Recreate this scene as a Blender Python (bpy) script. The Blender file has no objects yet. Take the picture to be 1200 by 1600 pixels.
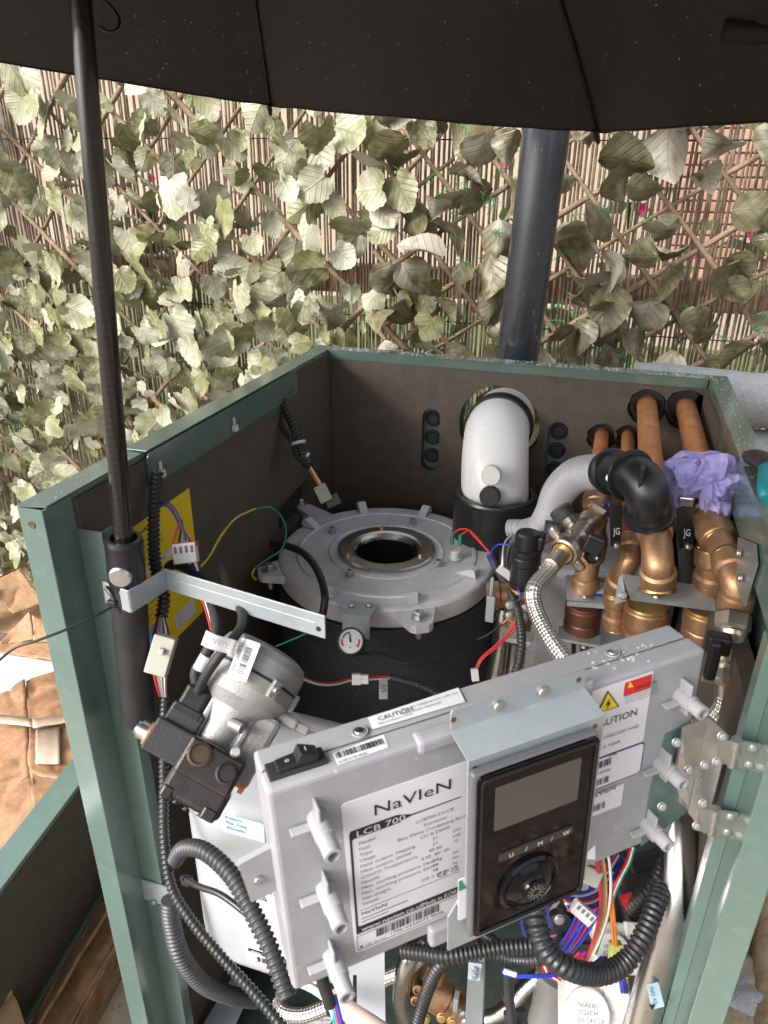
import bpy, bmesh, math, random
from mathutils import Vector, Matrix, noise
from mathutils.geometry import tessellate_polygon
random.seed(7)
SC = bpy.context.scene
COL = SC.collection
V = Vector
PI = math.pi

# ------------------------------------------------------------------ camera
CAM = V((0.447224, -0.429920, 1.197230)); YAW, PITCH, ROLL, FPX = 0.2968315, 0.4323724, 0.0106229, 1133.70
_cy, _sy = math.cos(YAW), math.sin(YAW)
FWD = V((-_sy*math.cos(PITCH), _cy*math.cos(PITCH), -math.sin(PITCH)))
_rt = V((_cy, _sy, 0)); _up = _rt.cross(FWD)
RT = _rt*math.cos(ROLL) + _up*math.sin(ROLL); UP = -_rt*math.sin(ROLL) + _up*math.cos(ROLL)
cd = bpy.data.cameras.new('camera'); cam = bpy.data.objects.new('camera', cd); COL.objects.link(cam)
cam.matrix_world = Matrix(((RT.x, UP.x, -FWD.x, CAM.x), (RT.y, UP.y, -FWD.y, CAM.y), (RT.z, UP.z, -FWD.z, CAM.z), (0, 0, 0, 1)))
cd.sensor_fit = 'VERTICAL'; cd.sensor_height = 24; cd.lens = FPX/1600*24
cd.clip_start = 0.02; cd.clip_end = 500
cd.dof.use_dof = True; cd.dof.focus_distance = 0.95; cd.dof.aperture_fstop = 11
SC.camera = cam
# ------------------------------------------------------------------ sky and sun (overcast)
wd = bpy.data.worlds.new('World'); SC.world = wd; wd.use_nodes = True
nt = wd.node_tree; bg = nt.nodes['Background']
sky = nt.nodes.new('ShaderNodeTexSky'); sky.sky_type = 'NISHITA'; sky.sun_disc = False
SUN_EL, SUN_AZ = math.radians(36), math.radians(221)      # azimuth measured clockwise from +Y
sky.sun_elevation = SUN_EL; sky.sun_rotation = SUN_AZ; sky.air_density = 1.0; sky.dust_density = 6.0; sky.ozone_density = 1.0
hs = nt.nodes.new('ShaderNodeHueSaturation'); hs.inputs['Saturation'].default_value = 0.32
nt.links.new(sky.outputs[0], hs.inputs['Color']); nt.links.new(hs.outputs[0], bg.inputs['Color'])
bg.inputs['Strength'].default_value = 0.15
sl = bpy.data.lights.new('sun', 'SUN'); sl.energy = 0.85; sl.angle = math.radians(30); sl.color = (1, 0.98, 0.96)
so = bpy.data.objects.new('sun', sl); COL.objects.link(so)
sd = V((math.sin(SUN_AZ)*math.cos(SUN_EL), math.cos(SUN_AZ)*math.cos(SUN_EL), math.sin(SUN_EL)))
so.rotation_euler = sd.to_track_quat('Z', 'Y').to_euler(); so.location = (0, -2, 4)
SC.view_settings.view_transform = 'Standard'; SC.view_settings.look = 'None'; SC.view_settings.gamma = 1
SC.view_settings.use_curve_mapping = False
SC.view_settings.exposure = 1.45
SC.render.resolution_x = 768; SC.render.resolution_y = 1024
SC.render.engine = 'CYCLES'
SC.cycles.max_bounces = 8; SC.cycles.diffuse_bounces = 4

# ------------------------------------------------------------------ helpers: points from the calibrated view
def ray(x, y): return FWD + RT*((x-600)/FPX) + UP*((800-y)/FPX)
def P(x, y, d): return CAM + ray(x, y)*d
def at(x, y, X=None, Y=None, Z=None):
    v = ray(x, y)
    if X is not None: t = (X-CAM.x)/v.x
    elif Y is not None: t = (Y-CAM.y)/v.y
    else: t = (Z-CAM.z)/v.z
    return CAM + v*t
def onplane(x, y, o, n):
    v = ray(x, y); return CAM + v*((o-CAM).dot(n)/v.dot(n))
def size(px, d): return px*d/FPX

# ------------------------------------------------------------------ materials
MATS = {}
def M(name, col, rough=.5, metal=0., var=.15, vs=25, bump=0., bs=250, spec=.5, coat=0., col2=None, rvar=.12,
      speck=None, speck_s=900, speck_t=.72, trans=0., alpha=1., rand=0., transl=0., dirt=None, dirt_s=14, dirt_t=.62):
    if name in MATS: return MATS[name]
    m = bpy.data.materials.new(name); m.use_nodes = True; t = m.node_tree; b = t.nodes['Principled BSDF']
    N = t.nodes.new; L = t.links.new
    tc = N('ShaderNodeTexCoord')
    n1 = N('ShaderNodeTexNoise'); n1.inputs['Scale'].default_value = vs; n1.inputs['Detail'].default_value = 5; n1.inputs['Roughness'].default_value = .6
    L(tc.outputs['Object'], n1.inputs['Vector'])
    c1 = tuple(max(0, c*(1-var)) for c in col); c2 = col2 if col2 else tuple(min(1, c*(1+var)) for c in col)
    r = N('ShaderNodeValToRGB'); r.color_ramp.elements[0].position = .3; r.color_ramp.elements[1].position = .7
    r.color_ramp.elements[0].color = (*c1, 1); r.color_ramp.elements[1].color = (*c2, 1)
    L(n1.outputs['Fac'], r.inputs['Fac']); out = r.outputs['Color']
    if dirt:
        n3 = N('ShaderNodeTexNoise'); n3.inputs['Scale'].default_value = dirt_s; n3.inputs['Detail'].default_value = 8; n3.inputs['Roughness'].default_value = .7
        L(tc.outputs['Object'], n3.inputs['Vector'])
        rr = N('ShaderNodeValToRGB'); rr.color_ramp.elements[0].position = dirt_t-.14; rr.color_ramp.elements[1].position = dirt_t+.16
        L(n3.outputs['Fac'], rr.inputs['Fac'])
        mx = N('ShaderNodeMix'); mx.data_type = 'RGBA'; L(rr.outputs['Color'], mx.inputs['Factor']); L(out, mx.inputs[6]); mx.inputs[7].default_value = (*dirt, 1); out = mx.outputs[2]
    if speck:
        n2 = N('ShaderNodeTexNoise'); n2.inputs['Scale'].default_value = speck_s; n2.inputs['Detail'].default_value = 1
        L(tc.outputs['Object'], n2.inputs['Vector'])
        rr = N('ShaderNodeValToRGB'); rr.color_ramp.elements[0].position = speck_t-.05; rr.color_ramp.elements[1].position = speck_t+.03
        L(n2.outputs['Fac'], rr.inputs['Fac'])
        mx = N('ShaderNodeMix'); mx.data_type = 'RGBA'; L(rr.outputs['Color'], mx.inputs['Factor']); L(out, mx.inputs[6]); mx.inputs[7].default_value = (*speck, 1); out = mx.outputs[2]
    if rand:
        oi = N('ShaderNodeObjectInfo'); h = N('ShaderNodeHueSaturation')
        mr = N('ShaderNodeMapRange'); mr.inputs['To Min'].default_value = 1-rand; mr.inputs['To Max'].default_value = 1+rand
        L(oi.outputs['Random'], mr.inputs['Value']); L(mr.outputs[0], h.inputs['Value']); L(out, h.inputs['Color']); out = h.outputs['Color']
    L(out, b.inputs['Base Color'])
    mr = N('ShaderNodeMapRange'); mr.inputs['To Min'].default_value = max(.02, rough-rvar); mr.inputs['To Max'].default_value = min(1, rough+rvar)
    L(n1.outputs['Fac'], mr.inputs['Value']); L(mr.outputs[0], b.inputs['Roughness'])
    b.inputs['Metallic'].default_value = metal; b.inputs['Specular IOR Level'].default_value = spec
    b.inputs['Coat Weight'].default_value = coat; b.inputs['Coat Roughness'].default_value = .12
    b.inputs['Transmission Weight'].default_value = trans; b.inputs['Alpha'].default_value = alpha
    if bump:
        nb = N('ShaderNodeTexNoise'); nb.inputs['Scale'].default_value = bs; nb.inputs['Detail'].default_value = 4
        L(tc.outputs['Object'], nb.inputs['Vector'])
        bp = N('ShaderNodeBump'); bp.inputs['Strength'].default_value = bump; bp.inputs['Distance'].default_value = .002
        L(nb.outputs['Fac'], bp.inputs['Height']); L(bp.outputs['Normal'], b.inputs['Normal'])
    if transl:
        ts = N('ShaderNodeBsdfTranslucent'); L(out, ts.inputs['Color']); mxs = N('ShaderNodeMixShader'); mxs.inputs[0].default_value = transl
        L(b.outputs[0], mxs.inputs[1]); L(ts.outputs[0], mxs.inputs[2]); L(mxs.outputs[0], t.nodes['Material Output'].inputs['Surface'])
    MATS[name] = m; return m

def uvmat(name, build):
    m = bpy.data.materials.new(name); m.use_nodes = True; build(m.node_tree, m.node_tree.nodes['Principled BSDF']); MATS[name] = m; return m
def _braid(t, b):
    N = t.nodes.new; L = t.links.new; uv = N('ShaderNodeTexCoord')
    sep = N('ShaderNodeSeparateXYZ'); L(uv.outputs['UV'], sep.inputs[0])
    def mth(op, a, c=None):
        n = N('ShaderNodeMath'); n.operation = op
        for i, q in enumerate((a, c)):
            if q is None: continue
            if isinstance(q, (int, float)): n.inputs[i].default_value = q
            else: L(q, n.inputs[i])
        return n.outputs[0]
    u = mth('MULTIPLY', sep.outputs[0], 2*PI*7); v = mth('MULTIPLY', sep.outputs[1], 2*PI*7)
    a = mth('SINE', mth('ADD', u, v)); c = mth('SINE', mth('SUBTRACT', u, v))
    h = mth('MULTIPLY', a, c); fine = mth('SINE', mth('MULTIPLY', mth('ADD', u, v), 3.0))
    h2 = mth('ADD', h, mth('MULTIPLY', fine, .25))
    r = N('ShaderNodeValToRGB'); r.color_ramp.elements[0].position = .1; r.color_ramp.elements[1].position = .75
    r.color_ramp.elements[0].color = (.30, .28, .26, 1); r.color_ramp.elements[1].color = (.78, .75, .71, 1)
    L(mth('MULTIPLY_ADD', h2, .45), r.inputs[0]) if False else None
    hh = mth('ADD', mth('MULTIPLY', h2, .45), .5); L(hh, r.inputs[0]); L(r.outputs[0], b.inputs['Base Color'])
    b.inputs['Metallic'].default_value = .85; b.inputs['Roughness'].default_value = .32
    bp = N('ShaderNodeBump'); bp.inputs['Strength'].default_value = .8; bp.inputs['Distance'].default_value = .0012; L(hh, bp.inputs['Height']); L(bp.outputs[0], b.inputs['Normal'])
BRAID = uvmat('braided_steel', _braid)
def _carbon(t, b):
    N = t.nodes.new; L = t.links.new; uv = N('ShaderNodeTexCoord'); mp = N('ShaderNodeMapping'); mp.inputs['Scale'].default_value = (10, 10, 1)
    mp.inputs['Rotation'].default_value = (0, 0, .7)
    L(uv.outputs['UV'], mp.inputs[0]); ck = N('ShaderNodeTexChecker'); ck.inputs['Scale'].default_value = 1.2; L(mp.outputs[0], ck.inputs[0])
    ck.inputs['Color1'].default_value = (.006, .006, .007, 1); ck.inputs['Color2'].default_value = (.020, .019, .018, 1)
    L(ck.outputs[0], b.inputs['Base Color']); b.inputs['Roughness'].default_value = .22; b.inputs['Coat Weight'].default_value = .5
CARBON = uvmat('carbon_weave', _carbon)
def leafmat(name, c_dark, c_light, c_pale, pale_t, rough, det=6):
    def build(t, b):
        N = t.nodes.new; L = t.links.new; tc = N('ShaderNodeTexCoord'); oi = N('ShaderNodeObjectInfo')
        sep = N('ShaderNodeSeparateXYZ'); L(tc.outputs['UV'], sep.inputs[0])
        add = N('ShaderNodeVectorMath'); add.operation = 'ADD'; L(tc.outputs['Object'], add.inputs[0])
        cm = N('ShaderNodeCombineXYZ'); ml = N('ShaderNodeMath'); ml.operation = 'MULTIPLY'; ml.inputs[1].default_value = 37; L(oi.outputs['Random'], ml.inputs[0]); L(ml.outputs[0], cm.inputs[0]); L(cm.outputs[0], add.inputs[1])
        n = N('ShaderNodeTexNoise'); n.inputs['Scale'].default_value = 5; n.inputs['Detail'].default_value = 4; L(add.outputs[0], n.inputs['Vector'])
        r = N('ShaderNodeValToRGB'); r.color_ramp.elements[0].position = .3; r.color_ramp.elements[1].position = .72
        r.color_ramp.elements[0].color = (*c_dark, 1); r.color_ramp.elements[1].color = (*c_light, 1); L(n.outputs['Fac'], r.inputs[0])
        # bleaching from weather, differing from leaf to leaf
        mr = N('ShaderNodeMath'); mr.operation = 'ADD'; n2 = N('ShaderNodeTexNoise'); n2.inputs['Scale'].default_value = 9 if det > 3 else 2.2; n2.inputs['Detail'].default_value = det; n2.inputs['Roughness'].default_value = .62
        L(add.outputs[0], n2.inputs['Vector']); m2 = N('ShaderNodeMath'); m2.operation = 'MULTIPLY'; m2.inputs[1].default_value = .55; L(oi.outputs['Random'], m2.inputs[0])
        L(n2.outputs['Fac'], mr.inputs[0]); L(m2.outputs[0], mr.inputs[1])
        r2 = N('ShaderNodeValToRGB'); r2.color_ramp.elements[0].position = pale_t; r2.color_ramp.elements[1].position = pale_t+.17; L(mr.outputs[0], r2.inputs[0])
        mx = N('ShaderNodeMix'); mx.data_type = 'RGBA'; L(r2.outputs[0], mx.inputs['Factor']); L(r.outputs[0], mx.inputs[6]); mx.inputs[7].default_value = (*c_pale, 1)
        # veins: midrib and side veins
        ab = N('ShaderNodeMath'); ab.operation = 'ABSOLUTE'; sb = N('ShaderNodeMath'); sb.operation = 'SUBTRACT'; sb.inputs[1].default_value = .5; L(sep.outputs[0], sb.inputs[0]); L(sb.outputs[0], ab.inputs[0])
        sv = N('ShaderNodeMath'); sv.operation = 'SUBTRACT'; L(sep.outputs[1], sv.inputs[0]); L(ab.outputs[0], sv.inputs[1])
        fr = N('ShaderNodeMath'); fr.operation = 'PINGPONG'; fr.inputs[1].default_value = .085; L(sv.outputs[0], fr.inputs[0])
        mn = N('ShaderNodeMath'); mn.operation = 'MINIMUM'; L(ab.outputs[0], mn.inputs[0]); L(fr.outputs[0], mn.inputs[1])
        vm = N('ShaderNodeMapRange'); vm.inputs['From Max'].default_value = .022; L(mn.outputs[0], vm.inputs['Value'])
        mv = N('ShaderNodeMix'); mv.data_type = 'RGBA'; L(vm.outputs[0], mv.inputs['Factor']); mv.inputs[6].default_value = (*[c*.62 for c in c_light], 1); L(mx.outputs[2], mv.inputs[7])
        mm = N('ShaderNodeMix'); mm.data_type = 'RGBA'; mm.inputs['Factor'].default_value = .24; L(mx.outputs[2], mm.inputs[6]); L(mv.outputs[2], mm.inputs[7])
        L(mm.outputs[2], b.inputs['Base Color']); b.inputs['Roughness'].default_value = rough; b.inputs['Specular IOR Level'].default_value = .45
        bp = N('ShaderNodeBump'); bp.inputs['Strength'].default_value = .5; bp.inputs['Distance'].default_value = .0015; L(vm.outputs[0], bp.inputs['Height']); L(bp.outputs[0], b.inputs['Normal'])
        ts = N('ShaderNodeBsdfTranslucent'); L(mm.outputs[2], ts.inputs['Color']); mxs = N('ShaderNodeMixShader'); mxs.inputs[0].default_value = .10
        L(b.outputs[0], mxs.inputs[1]); L(ts.outputs[0], mxs.inputs[2]); L(mxs.outputs[0], t.nodes['Material Output'].inputs['Surface'])
    return uvmat(name, build)
IVY = leafmat('faded_ivy_leaf', (.125, .13, .047), (.265, .27, .145), (.38, .38, .29), .76, .45, 4)
LAUREL = leafmat('olive_laurel_leaf', (.10, .092, .044), (.245, .225, .135), (.39, .36, .29), .86, .34, 1.5)

GREEN = M('green_powder_coat', (.094, .146, .128), .22, 0, .07, 7, .08, 40, coat=.7, rvar=.14, dirt=(.125, .19, .168), dirt_s=70, dirt_t=.66, speck=(.17, .22, .20), speck_s=420, speck_t=.78)
LINING = M('brown_foam_lining', (.072, .057, .043), .62, 0, .25, 60, .35, 1500, speck=(.16, .125, .09), speck_s=1300, speck_t=.66, rvar=.1)
ALU = M('cast_aluminium', (.60, .60, .625), .55, .2, .14, 22, .25, 900, speck=(.62, .62, .64), speck_s=700, speck_t=.72, dirt=(.46, .46, .475), dirt_s=18, dirt_t=.60)
ALU2 = M('burner_aluminium', (.33, .325, .32), .5, .45, .16, 30, .3, 700, dirt=(.25, .24, .23), dirt_s=30, dirt_t=.6)
STEEL = M('stainless_steel', (.52, .51, .50), .27, 1, .12, 18, .03, 300, rvar=.1)
BOLT = M('zinc_bolt', (.50, .50, .49), .42, 1, .1, 90)
GALV = M('galvanised_sheet', (.37, .41, .43), .38, .4, .1, 16, .05, 300, dirt=(.29, .32, .335), dirt_s=30, dirt_t=.62)
BRASS = M('bronze_fitting', (.42, .245, .135), .43, .72, .25, 28, .15, 260, rvar=.14, dirt=(.27, .13, .07), dirt_s=40, dirt_t=.60, speck=(.62, .42, .24), speck_s=200, speck_t=.74)
BRASS2 = M('yellow_brass', (.60, .40, .16), .34, .9, .15, 40)
NICKEL = M('nickel_plated_brass', (.56, .49, .41), .33, .95, .15, 40, .1, 300)
COPPER = M('copper_pipe', (.66, .285, .11), .40, .45, .20, 30, .12, 200, dirt=(.30, .11, .045), dirt_s=60, dirt_t=.60)
DKCOPPER = M('dark_copper_fitting', (.24, .11, .08), .42, .8, .3, 25, .15, 260)
FOAM = M('black_foam_insulation', (.021, .021, .023), .6, 0, .3, 60, .7, 900, speck=(.16, .16, .17), speck_s=1200, speck_t=.68)
BLACK = M('black_plastic', (.014, .014, .016), .34, 0, .2, 40, .05, 400)
BLACKM = M('matt_black_rubber', (.018, .018, .019), .6, 0, .25, 40, .2, 500)
CONDUIT = M('black_corrugated_plastic', (.020, .021, .023), .36, 0, .2, 30)
GCONDUIT = M('charcoal_corrugated_hose', (.036, .037, .042), .42, 0, .15, 30)
GREYHOSE = M('grey_corrugated_hose', (.34, .34, .365), .42, 0, .08, 20)
WHITE = M('white_painted_flue', (.70, .70, .695), .3, 0, .03, 12, dirt=(.68, .68, .66), dirt_s=20, dirt_t=.7)
WPLASTIC = M('white_plastic', (.60, .595, .57), .38, 0, .04, 20)
NYLON = M('translucent_nylon', (.44, .435, .38), .35, 0, .08, 40, transl=.25)
PAPER = M('white_label', (.60, .60, .62), .45, 0, .03, 12)
INK = M('black_ink', (.012, .012, .014), .5, 0, .1, 40)
GREYINK = M('grey_ink', (.14, .14, .15), .5, 0, .1, 40)
YELLOW = M('yellow_label', (.72, .52, .012), .4, 0, .05, 14)
ABS = M('grey_abs_casing', (.285, .285, .302), .40, 0, .07, 14, .08, 600, rvar=.15, dirt=(.36, .355, .36), dirt_s=45, dirt_t=.66, speck=(.40, .40, .41), speck_s=240, speck_t=.77)
TANK = M('light_grey_tank_paint', (.345, .36, .38), .32, 0, .04, 10, .03, 500)
GLOSS = M('gloss_black_display', (.003, .003, .004), .04, 0, .2, 20, rvar=.02, spec=.3)
LCD = M('grey_lcd', (.07, .067, .06), .10, 0, .05, 10, rvar=.04)
CHROME = M('bright_metal', (.66, .66, .68), .36, 1, .05, 30)
PUMPM = M('dark_cast_pump', (.020, .016, .0145), .28, .2, .3, 60, .14, 1100, rvar=.15)
RED = M('red_wire', (.55, .018, .022), .4, 0, .1, 30)
BLUE = M('blue_wire', (.022, .045, .42), .4, 0, .1, 30)
WHITEW = M('white_wire', (.74, .74, .74), .4, 0, .05, 30)
ORANGE = M('orange_wire', (.68, .20, .03), .4, 0, .1, 30)
GREENW = M('green_wire', (.015, .23, .14), .4, 0, .1, 30)
YELLOWW = M('yellow_wire', (.60, .45, .02), .4, 0, .1, 30)
DBLUE = M('dark_blue_wire', (.02, .018, .13), .4, 0, .1, 30)
CYAN = M('light_blue_wire', (.03, .30, .55), .4, 0, .1, 30)
GLOVE = M('purple_nitrile', (.50, .46, .82), .5, 0, .08, 60, .15, 500, transl=.25)
CARD = M('wet_cardboard', (.30, .165, .085), .6, 0, .35, 24, .6, 70, dirt=(.15, .07, .032), dirt_s=19, dirt_t=.52, rvar=.25)
CARD2 = M('pale_cardboard', (.38, .225, .12), .65, 0, .3, 20, .5, 80, dirt=(.22, .115, .055), dirt_s=16, dirt_t=.54, rvar=.2)
TAPE = M('wet_parcel_tape', (.36, .275, .205), .25, 0, .12, 20, transl=.1)
FOAMW = M('white_polystyrene', (.86, .86, .86), .7, 0, .02, 30, .2, 400)
LAG = M('grey_foam_lagging', (.28, .285, .30), .55, 0, .12, 60, .9, 420, speck=(.44, .45, .47), speck_s=500, speck_t=.64)
DUCT = M('dark_flue_pipe', (.030, .034, .042), .22, 0, .2, 14, .04, 300, coat=.3)
FABRIC = M('black_umbrella_fabric', (.021, .0185, .0165), .5, 0, .25, 10, .3, 1800, transl=.16)
RIB = M('black_rib', (.006, .006, .006), .4, 0, .1, 30)
def _water(t, b, f=.32):
    N = t.nodes.new; L = t.links.new; tr = N('ShaderNodeBsdfTransparent'); 
    gl = N('ShaderNodeBsdfPrincipled'); gl.inputs['Base Color'].default_value = (.85, .87, .9, 1); gl.inputs['Roughness'].default_value = .08; mx = N('ShaderNodeMixShader'); mx.inputs[0].default_value = f; L(tr.outputs[0], mx.inputs[1]); L(gl.outputs[0], mx.inputs[2])  # whitish base colour paints in the glints on the clear drops
    L(mx.outputs[0], t.nodes['Material Output'].inputs['Surface'])
WATER = uvmat('water_drop', _water)
WATER2 = uvmat('faint_water_drop', lambda t, b: _water(t, b, .2))
WOOD = M('willow_lath', (.26, .175, .11), .7, 0, .35, 40, .6, 300, dirt=(.34, .25, .16), dirt_s=60, dirt_t=.58, rand=.25)
REED = M('reed_stick', (.21, .145, .095), .7, 0, .5, 45, .3, 300, col2=(.38, .285, .195))
RAIL = M('timber_rail', (.36, .225, .135), .75, 0, .25, 14, .4, 160)
STEMG = M('green_plastic_stem', (.022, .20, .06), .45, 0, .15, 40)
GRASS = M('lawn', (.08, .11, .04), .8, 0, .4, 20, .5, 90)
BLADE = M('grass_blade', (.09, .135, .04), .6, 0, .3, 6, rand=.2, transl=.3)
BRICK = M('red_brick', (.27, .15, .115), .8, 0, .2, 14, .3, 120, rand=.22)
MORTAR = M('mortar', (.27, .215, .17), .85, 0, .15, 30)
RENDER = M('pale_render', (.31, .25, .19), .85, 0, .08, 4)
PINK = M('pink_petal', (.72, .035, .22), .5, 0, .15, 40, transl=.3)
CONC = M('wet_paving_slab', (.30, .24, .165), .5, 0, .2, 12, .4, 160, dirt=(.19, .15, .10), dirt_s=26, dirt_t=.56, speck=(.10, .07, .05), speck_s=150, speck_t=.70)
GROUND = M('damp_soil', (.12, .085, .06), .8, 0, .4, 18, .8, 90, dirt=(.24, .19, .14), dirt_s=30, dirt_t=.58)

# ------------------------------------------------------------------ mesh helpers
PLOC = {}
def tag(o, label, cat, group=None, kind=None):
    if label: o['label'] = label
    if cat: o['category'] = cat
    if group: o['group'] = group
    if kind: o['kind'] = kind
    return o
def thing(name, loc, label, cat, group=None, kind=None):
    o = bpy.data.objects.new(name, None); COL.objects.link(o); o.location = loc; o.empty_display_size = .02
    PLOC[o] = V(loc); tag(o, label, cat, group, kind); return o
def link(name, me, loc, mat, parent=None):
    o = bpy.data.objects.new(name, me); COL.objects.link(o)
    if parent is not None:
        o.parent = parent; o.location = V(loc)-PLOC[parent]
    else: o.location = loc
    PLOC[o] = V(loc)
    if mat is not None and not me.materials: me.materials.append(mat)
    return o
class MB:
    def __init__(s): s.v = []; s.f = []; s.uv = {}; s.sm = []
    def add(s, vs, fs, smooth=True, uvs=None):
        b = len(s.v); s.v += [V(p) for p in vs]
        for i, f in enumerate(fs):
            if uvs: s.uv[len(s.f)] = uvs[i]
            s.f.append([b+k for k in f]); s.sm.append(smooth)
        return s
    def build(s, name, mat, parent=None, origin=None):
        if origin is None:
            lo = V((min(p[i] for p in s.v) for i in range(3))); hi = V((max(p[i] for p in s.v) for i in range(3))); origin = (lo+hi)/2
        me = bpy.data.meshes.new(name); me.from_pydata([tuple(p-origin) for p in s.v], [], s.f)
        me.polygons.foreach_set('use_smooth', s.sm)
        if s.uv:
            ul = me.uv_layers.new(name='UVMap')
            for fi, uv in s.uv.items():
                for k, li in enumerate(me.polygons[fi].loop_indices): ul.data[li].uv = uv[k]
        me.update()
        return link(name, me, origin, mat, parent)
def spl(pts, k=8):
    pts = [V(p) for p in pts]
    if len(pts) < 3: return pts
    out = []
    for i in range(len(pts)-1):
        p0 = pts[i-1] if i > 0 else pts[0]*2-pts[1]; p1, p2 = pts[i], pts[i+1]; p3 = pts[i+2] if i+2 < len(pts) else pts[-1]*2-pts[-2]
        for j in range(k):
            t = j/k; out.append(.5*((2*p1)+(-p0+p2)*t+(2*p0-5*p1+4*p2-p3)*t*t+(-p0+3*p1-3*p2+p3)*t**3))
    out.append(pts[-1]); return out
def resample(pts, step):
    out = [pts[0]]; acc = 0; 
    L = [0]
    for a, b in zip(pts, pts[1:]): L.append(L[-1]+(b-a).length)
    n = max(2, int(round(L[-1]/step))); j = 0; out = []
    for i in range(n+1):
        s = L[-1]*i/n
        while j < len(L)-2 and L[j+1] < s: j += 1
        seg = L[j+1]-L[j]; t = 0 if seg < 1e-9 else (s-L[j])/seg
        out.append(pts[j].lerp(pts[j+1], min(1, max(0, t))))
    return out
def frames(pts):
    T = []
    for i in range(len(pts)):
        a = pts[max(0, i-1)]; b = pts[min(len(pts)-1, i+1)]; t = (b-a); T.append(t.normalized() if t.length > 1e-9 else V((0, 0, 1)))
    n = T[0].orthogonal().normalized(); fr = []
    for t in T:
        n = (n-t*n.dot(t)); n = n.normalized() if n.length > 1e-6 else t.orthogonal().normalized()
        fr.append((t, n, t.cross(n)))
    return fr
def tube(mb, pts, r, n=12, cap=True, smooth=True):
    pts = [V(p) for p in pts]; fr = frames(pts); R = r if callable(r) or isinstance(r, (list, tuple)) else None
    vs = []; L = 0; Ls = []
    for i, p in enumerate(pts):
        if i: L += (p-pts[i-1]).length
        Ls.append(L); ri = (r[i] if isinstance(r, (list, tuple)) else r(i/(len(pts)-1)) if callable(r) else r)
        for k in range(n):
            a = 2*PI*k/n; vs.append(p+(fr[i][1]*math.cos(a)+fr[i][2]*math.sin(a))*ri)
    r0 = r[0] if isinstance(r, (list, tuple)) else r(0) if callable(r) else r
    c = 2*PI*r0; fs = []; uv = []
    for i in range(len(pts)-1):
        for k in range(n):
            k2 = (k+1) % n; fs.append((i*n+k, i*n+k2, (i+1)*n+k2, (i+1)*n+k))
            uv.append(((k/n, Ls[i]/c), ((k+1)/n, Ls[i]/c), ((k+1)/n, Ls[i+1]/c), (k/n, Ls[i+1]/c)))
    mb.add(vs, fs, smooth, uv)
    if cap:
        mb.add(vs[:n], [tuple(range(n))[::-1]], False); mb.add(vs[-n:], [tuple(range(n))], False)
    return mb
def T(pts, r, mat, name, parent=None, n=12, k=8, origin=None): return tube(MB(), spl(pts, k), r, n).build(name, mat, parent, origin)
def corr(pts, r, pitch, depth=.12, n=14, k=10):
    base = spl(pts, k); pp = resample(base, pitch/5); prof = (.975, 1, .975, 1-depth, 1-depth)
    return tube(MB(), pp, [r*prof[i % 5] for i in range(len(pp))], n, True, True)
def lathe(mb, prof, o, ax, n=24, smooth=True, x=None, closed=True):
    ax = V(ax).normalized(); x = V(x)-ax*V(x).dot(ax) if x is not None else ax.orthogonal(); x = x.normalized(); y = ax.cross(x); o = V(o)
    vs = []
    for r, h in prof:
        for k in range(n):
            a = 2*PI*k/n; vs.append(o+ax*h+(x*math.cos(a)+y*math.sin(a))*r)
    fs = [(i*n+k, i*n+(k+1) % n, (i+1)*n+(k+1) % n, (i+1)*n+k) for i in range(len(prof)-1) for k in range(n)]
    # duplicate rings at sharp corners is avoided: flat shading on near-horizontal steps is set by splitting
    m = len(prof)
    for i in range(m-1):
        ring = vs[i*n:(i+1)*n]+vs[(i+1)*n:(i+2)*n]
        mb.add(ring, [(k, (k+1) % n, n+(k+1) % n, n+k) for k in range(n)], smooth)
    if closed:
        if prof[0][0] > 1e-6: mb.add(vs[:n], [tuple(range(n))[::-1]], False)
        if prof[-1][0] > 1e-6: mb.add(vs[-n:], [tuple(range(n))], False)
    return mb
def LT(prof, o, ax, mat, name, parent=None, n=24, x=None, smooth=True, closed=True): return lathe(MB(), prof, o, ax, n, smooth, x, closed).build(name, mat, parent)
def basis(x, y, z): return Matrix((V(x), V(y), V(z))).transposed()
I3 = Matrix.Identity(3)
def rbox(mb, c, s, R=I3, bev=.001, seg=2, taper=None):
    bm = bmesh.new(); bmesh.ops.create_cube(bm, size=1)
    for v in bm.verts:
        k = 1
        if taper and v.co.z > 0: k = taper
        v.co = V((v.co.x*s[0]*k, v.co.y*s[1]*k, v.co.z*s[2]))
    if bev > 0: bmesh.ops.bevel(bm, geom=bm.edges[:], offset=min(bev, min(s)*.45), segments=seg, profile=.5, affect='EDGES')
    c = V(c); bm.verts.index_update()
    mb.add([c+R @ v.co for v in bm.verts], [[v.index for v in f.verts] for f in bm.faces], False); bm.free(); return mb
def BX(c, s, mat, name, parent=None, R=I3, bev=.001, seg=2, taper=None): return rbox(MB(), c, s, R, bev, seg, taper).build(name, mat, parent)
def prism(mb, loops, o, u, v, w, t):
    """plate from 2-D loops (outer first, then holes): front face at o, thickness t along -w"""
    o, u, v, w = V(o), V(u), V(v), V(w)
    lp = [[V((a[0], a[1], 0)) for a in l] for l in loops]
    tri = tessellate_polygon(lp); flat = [p for l in lp for p in l]; n = len(flat)
    pts = [o+u*p.x+v*p.y for p in flat]; back = [p-w*t for p in pts]
    fs = []
    for a, b, c in tri:
        nn = (flat[b]-flat[a]).cross(flat[c]-flat[a]).z
        if nn < 0: a, b = b, a
        fs.append((a, b, c)); fs.append((n+b, n+a, n+c))
    mb.add(pts+back, fs, False)
    i = 0
    for l in lp:
        k = len(l); mb.add(pts[i:i+k]+back[i:i+k], [(j, k+j, k+(j+1) % k, (j+1) % k) for j in range(k)], k > 10); i += k
    return mb
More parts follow.
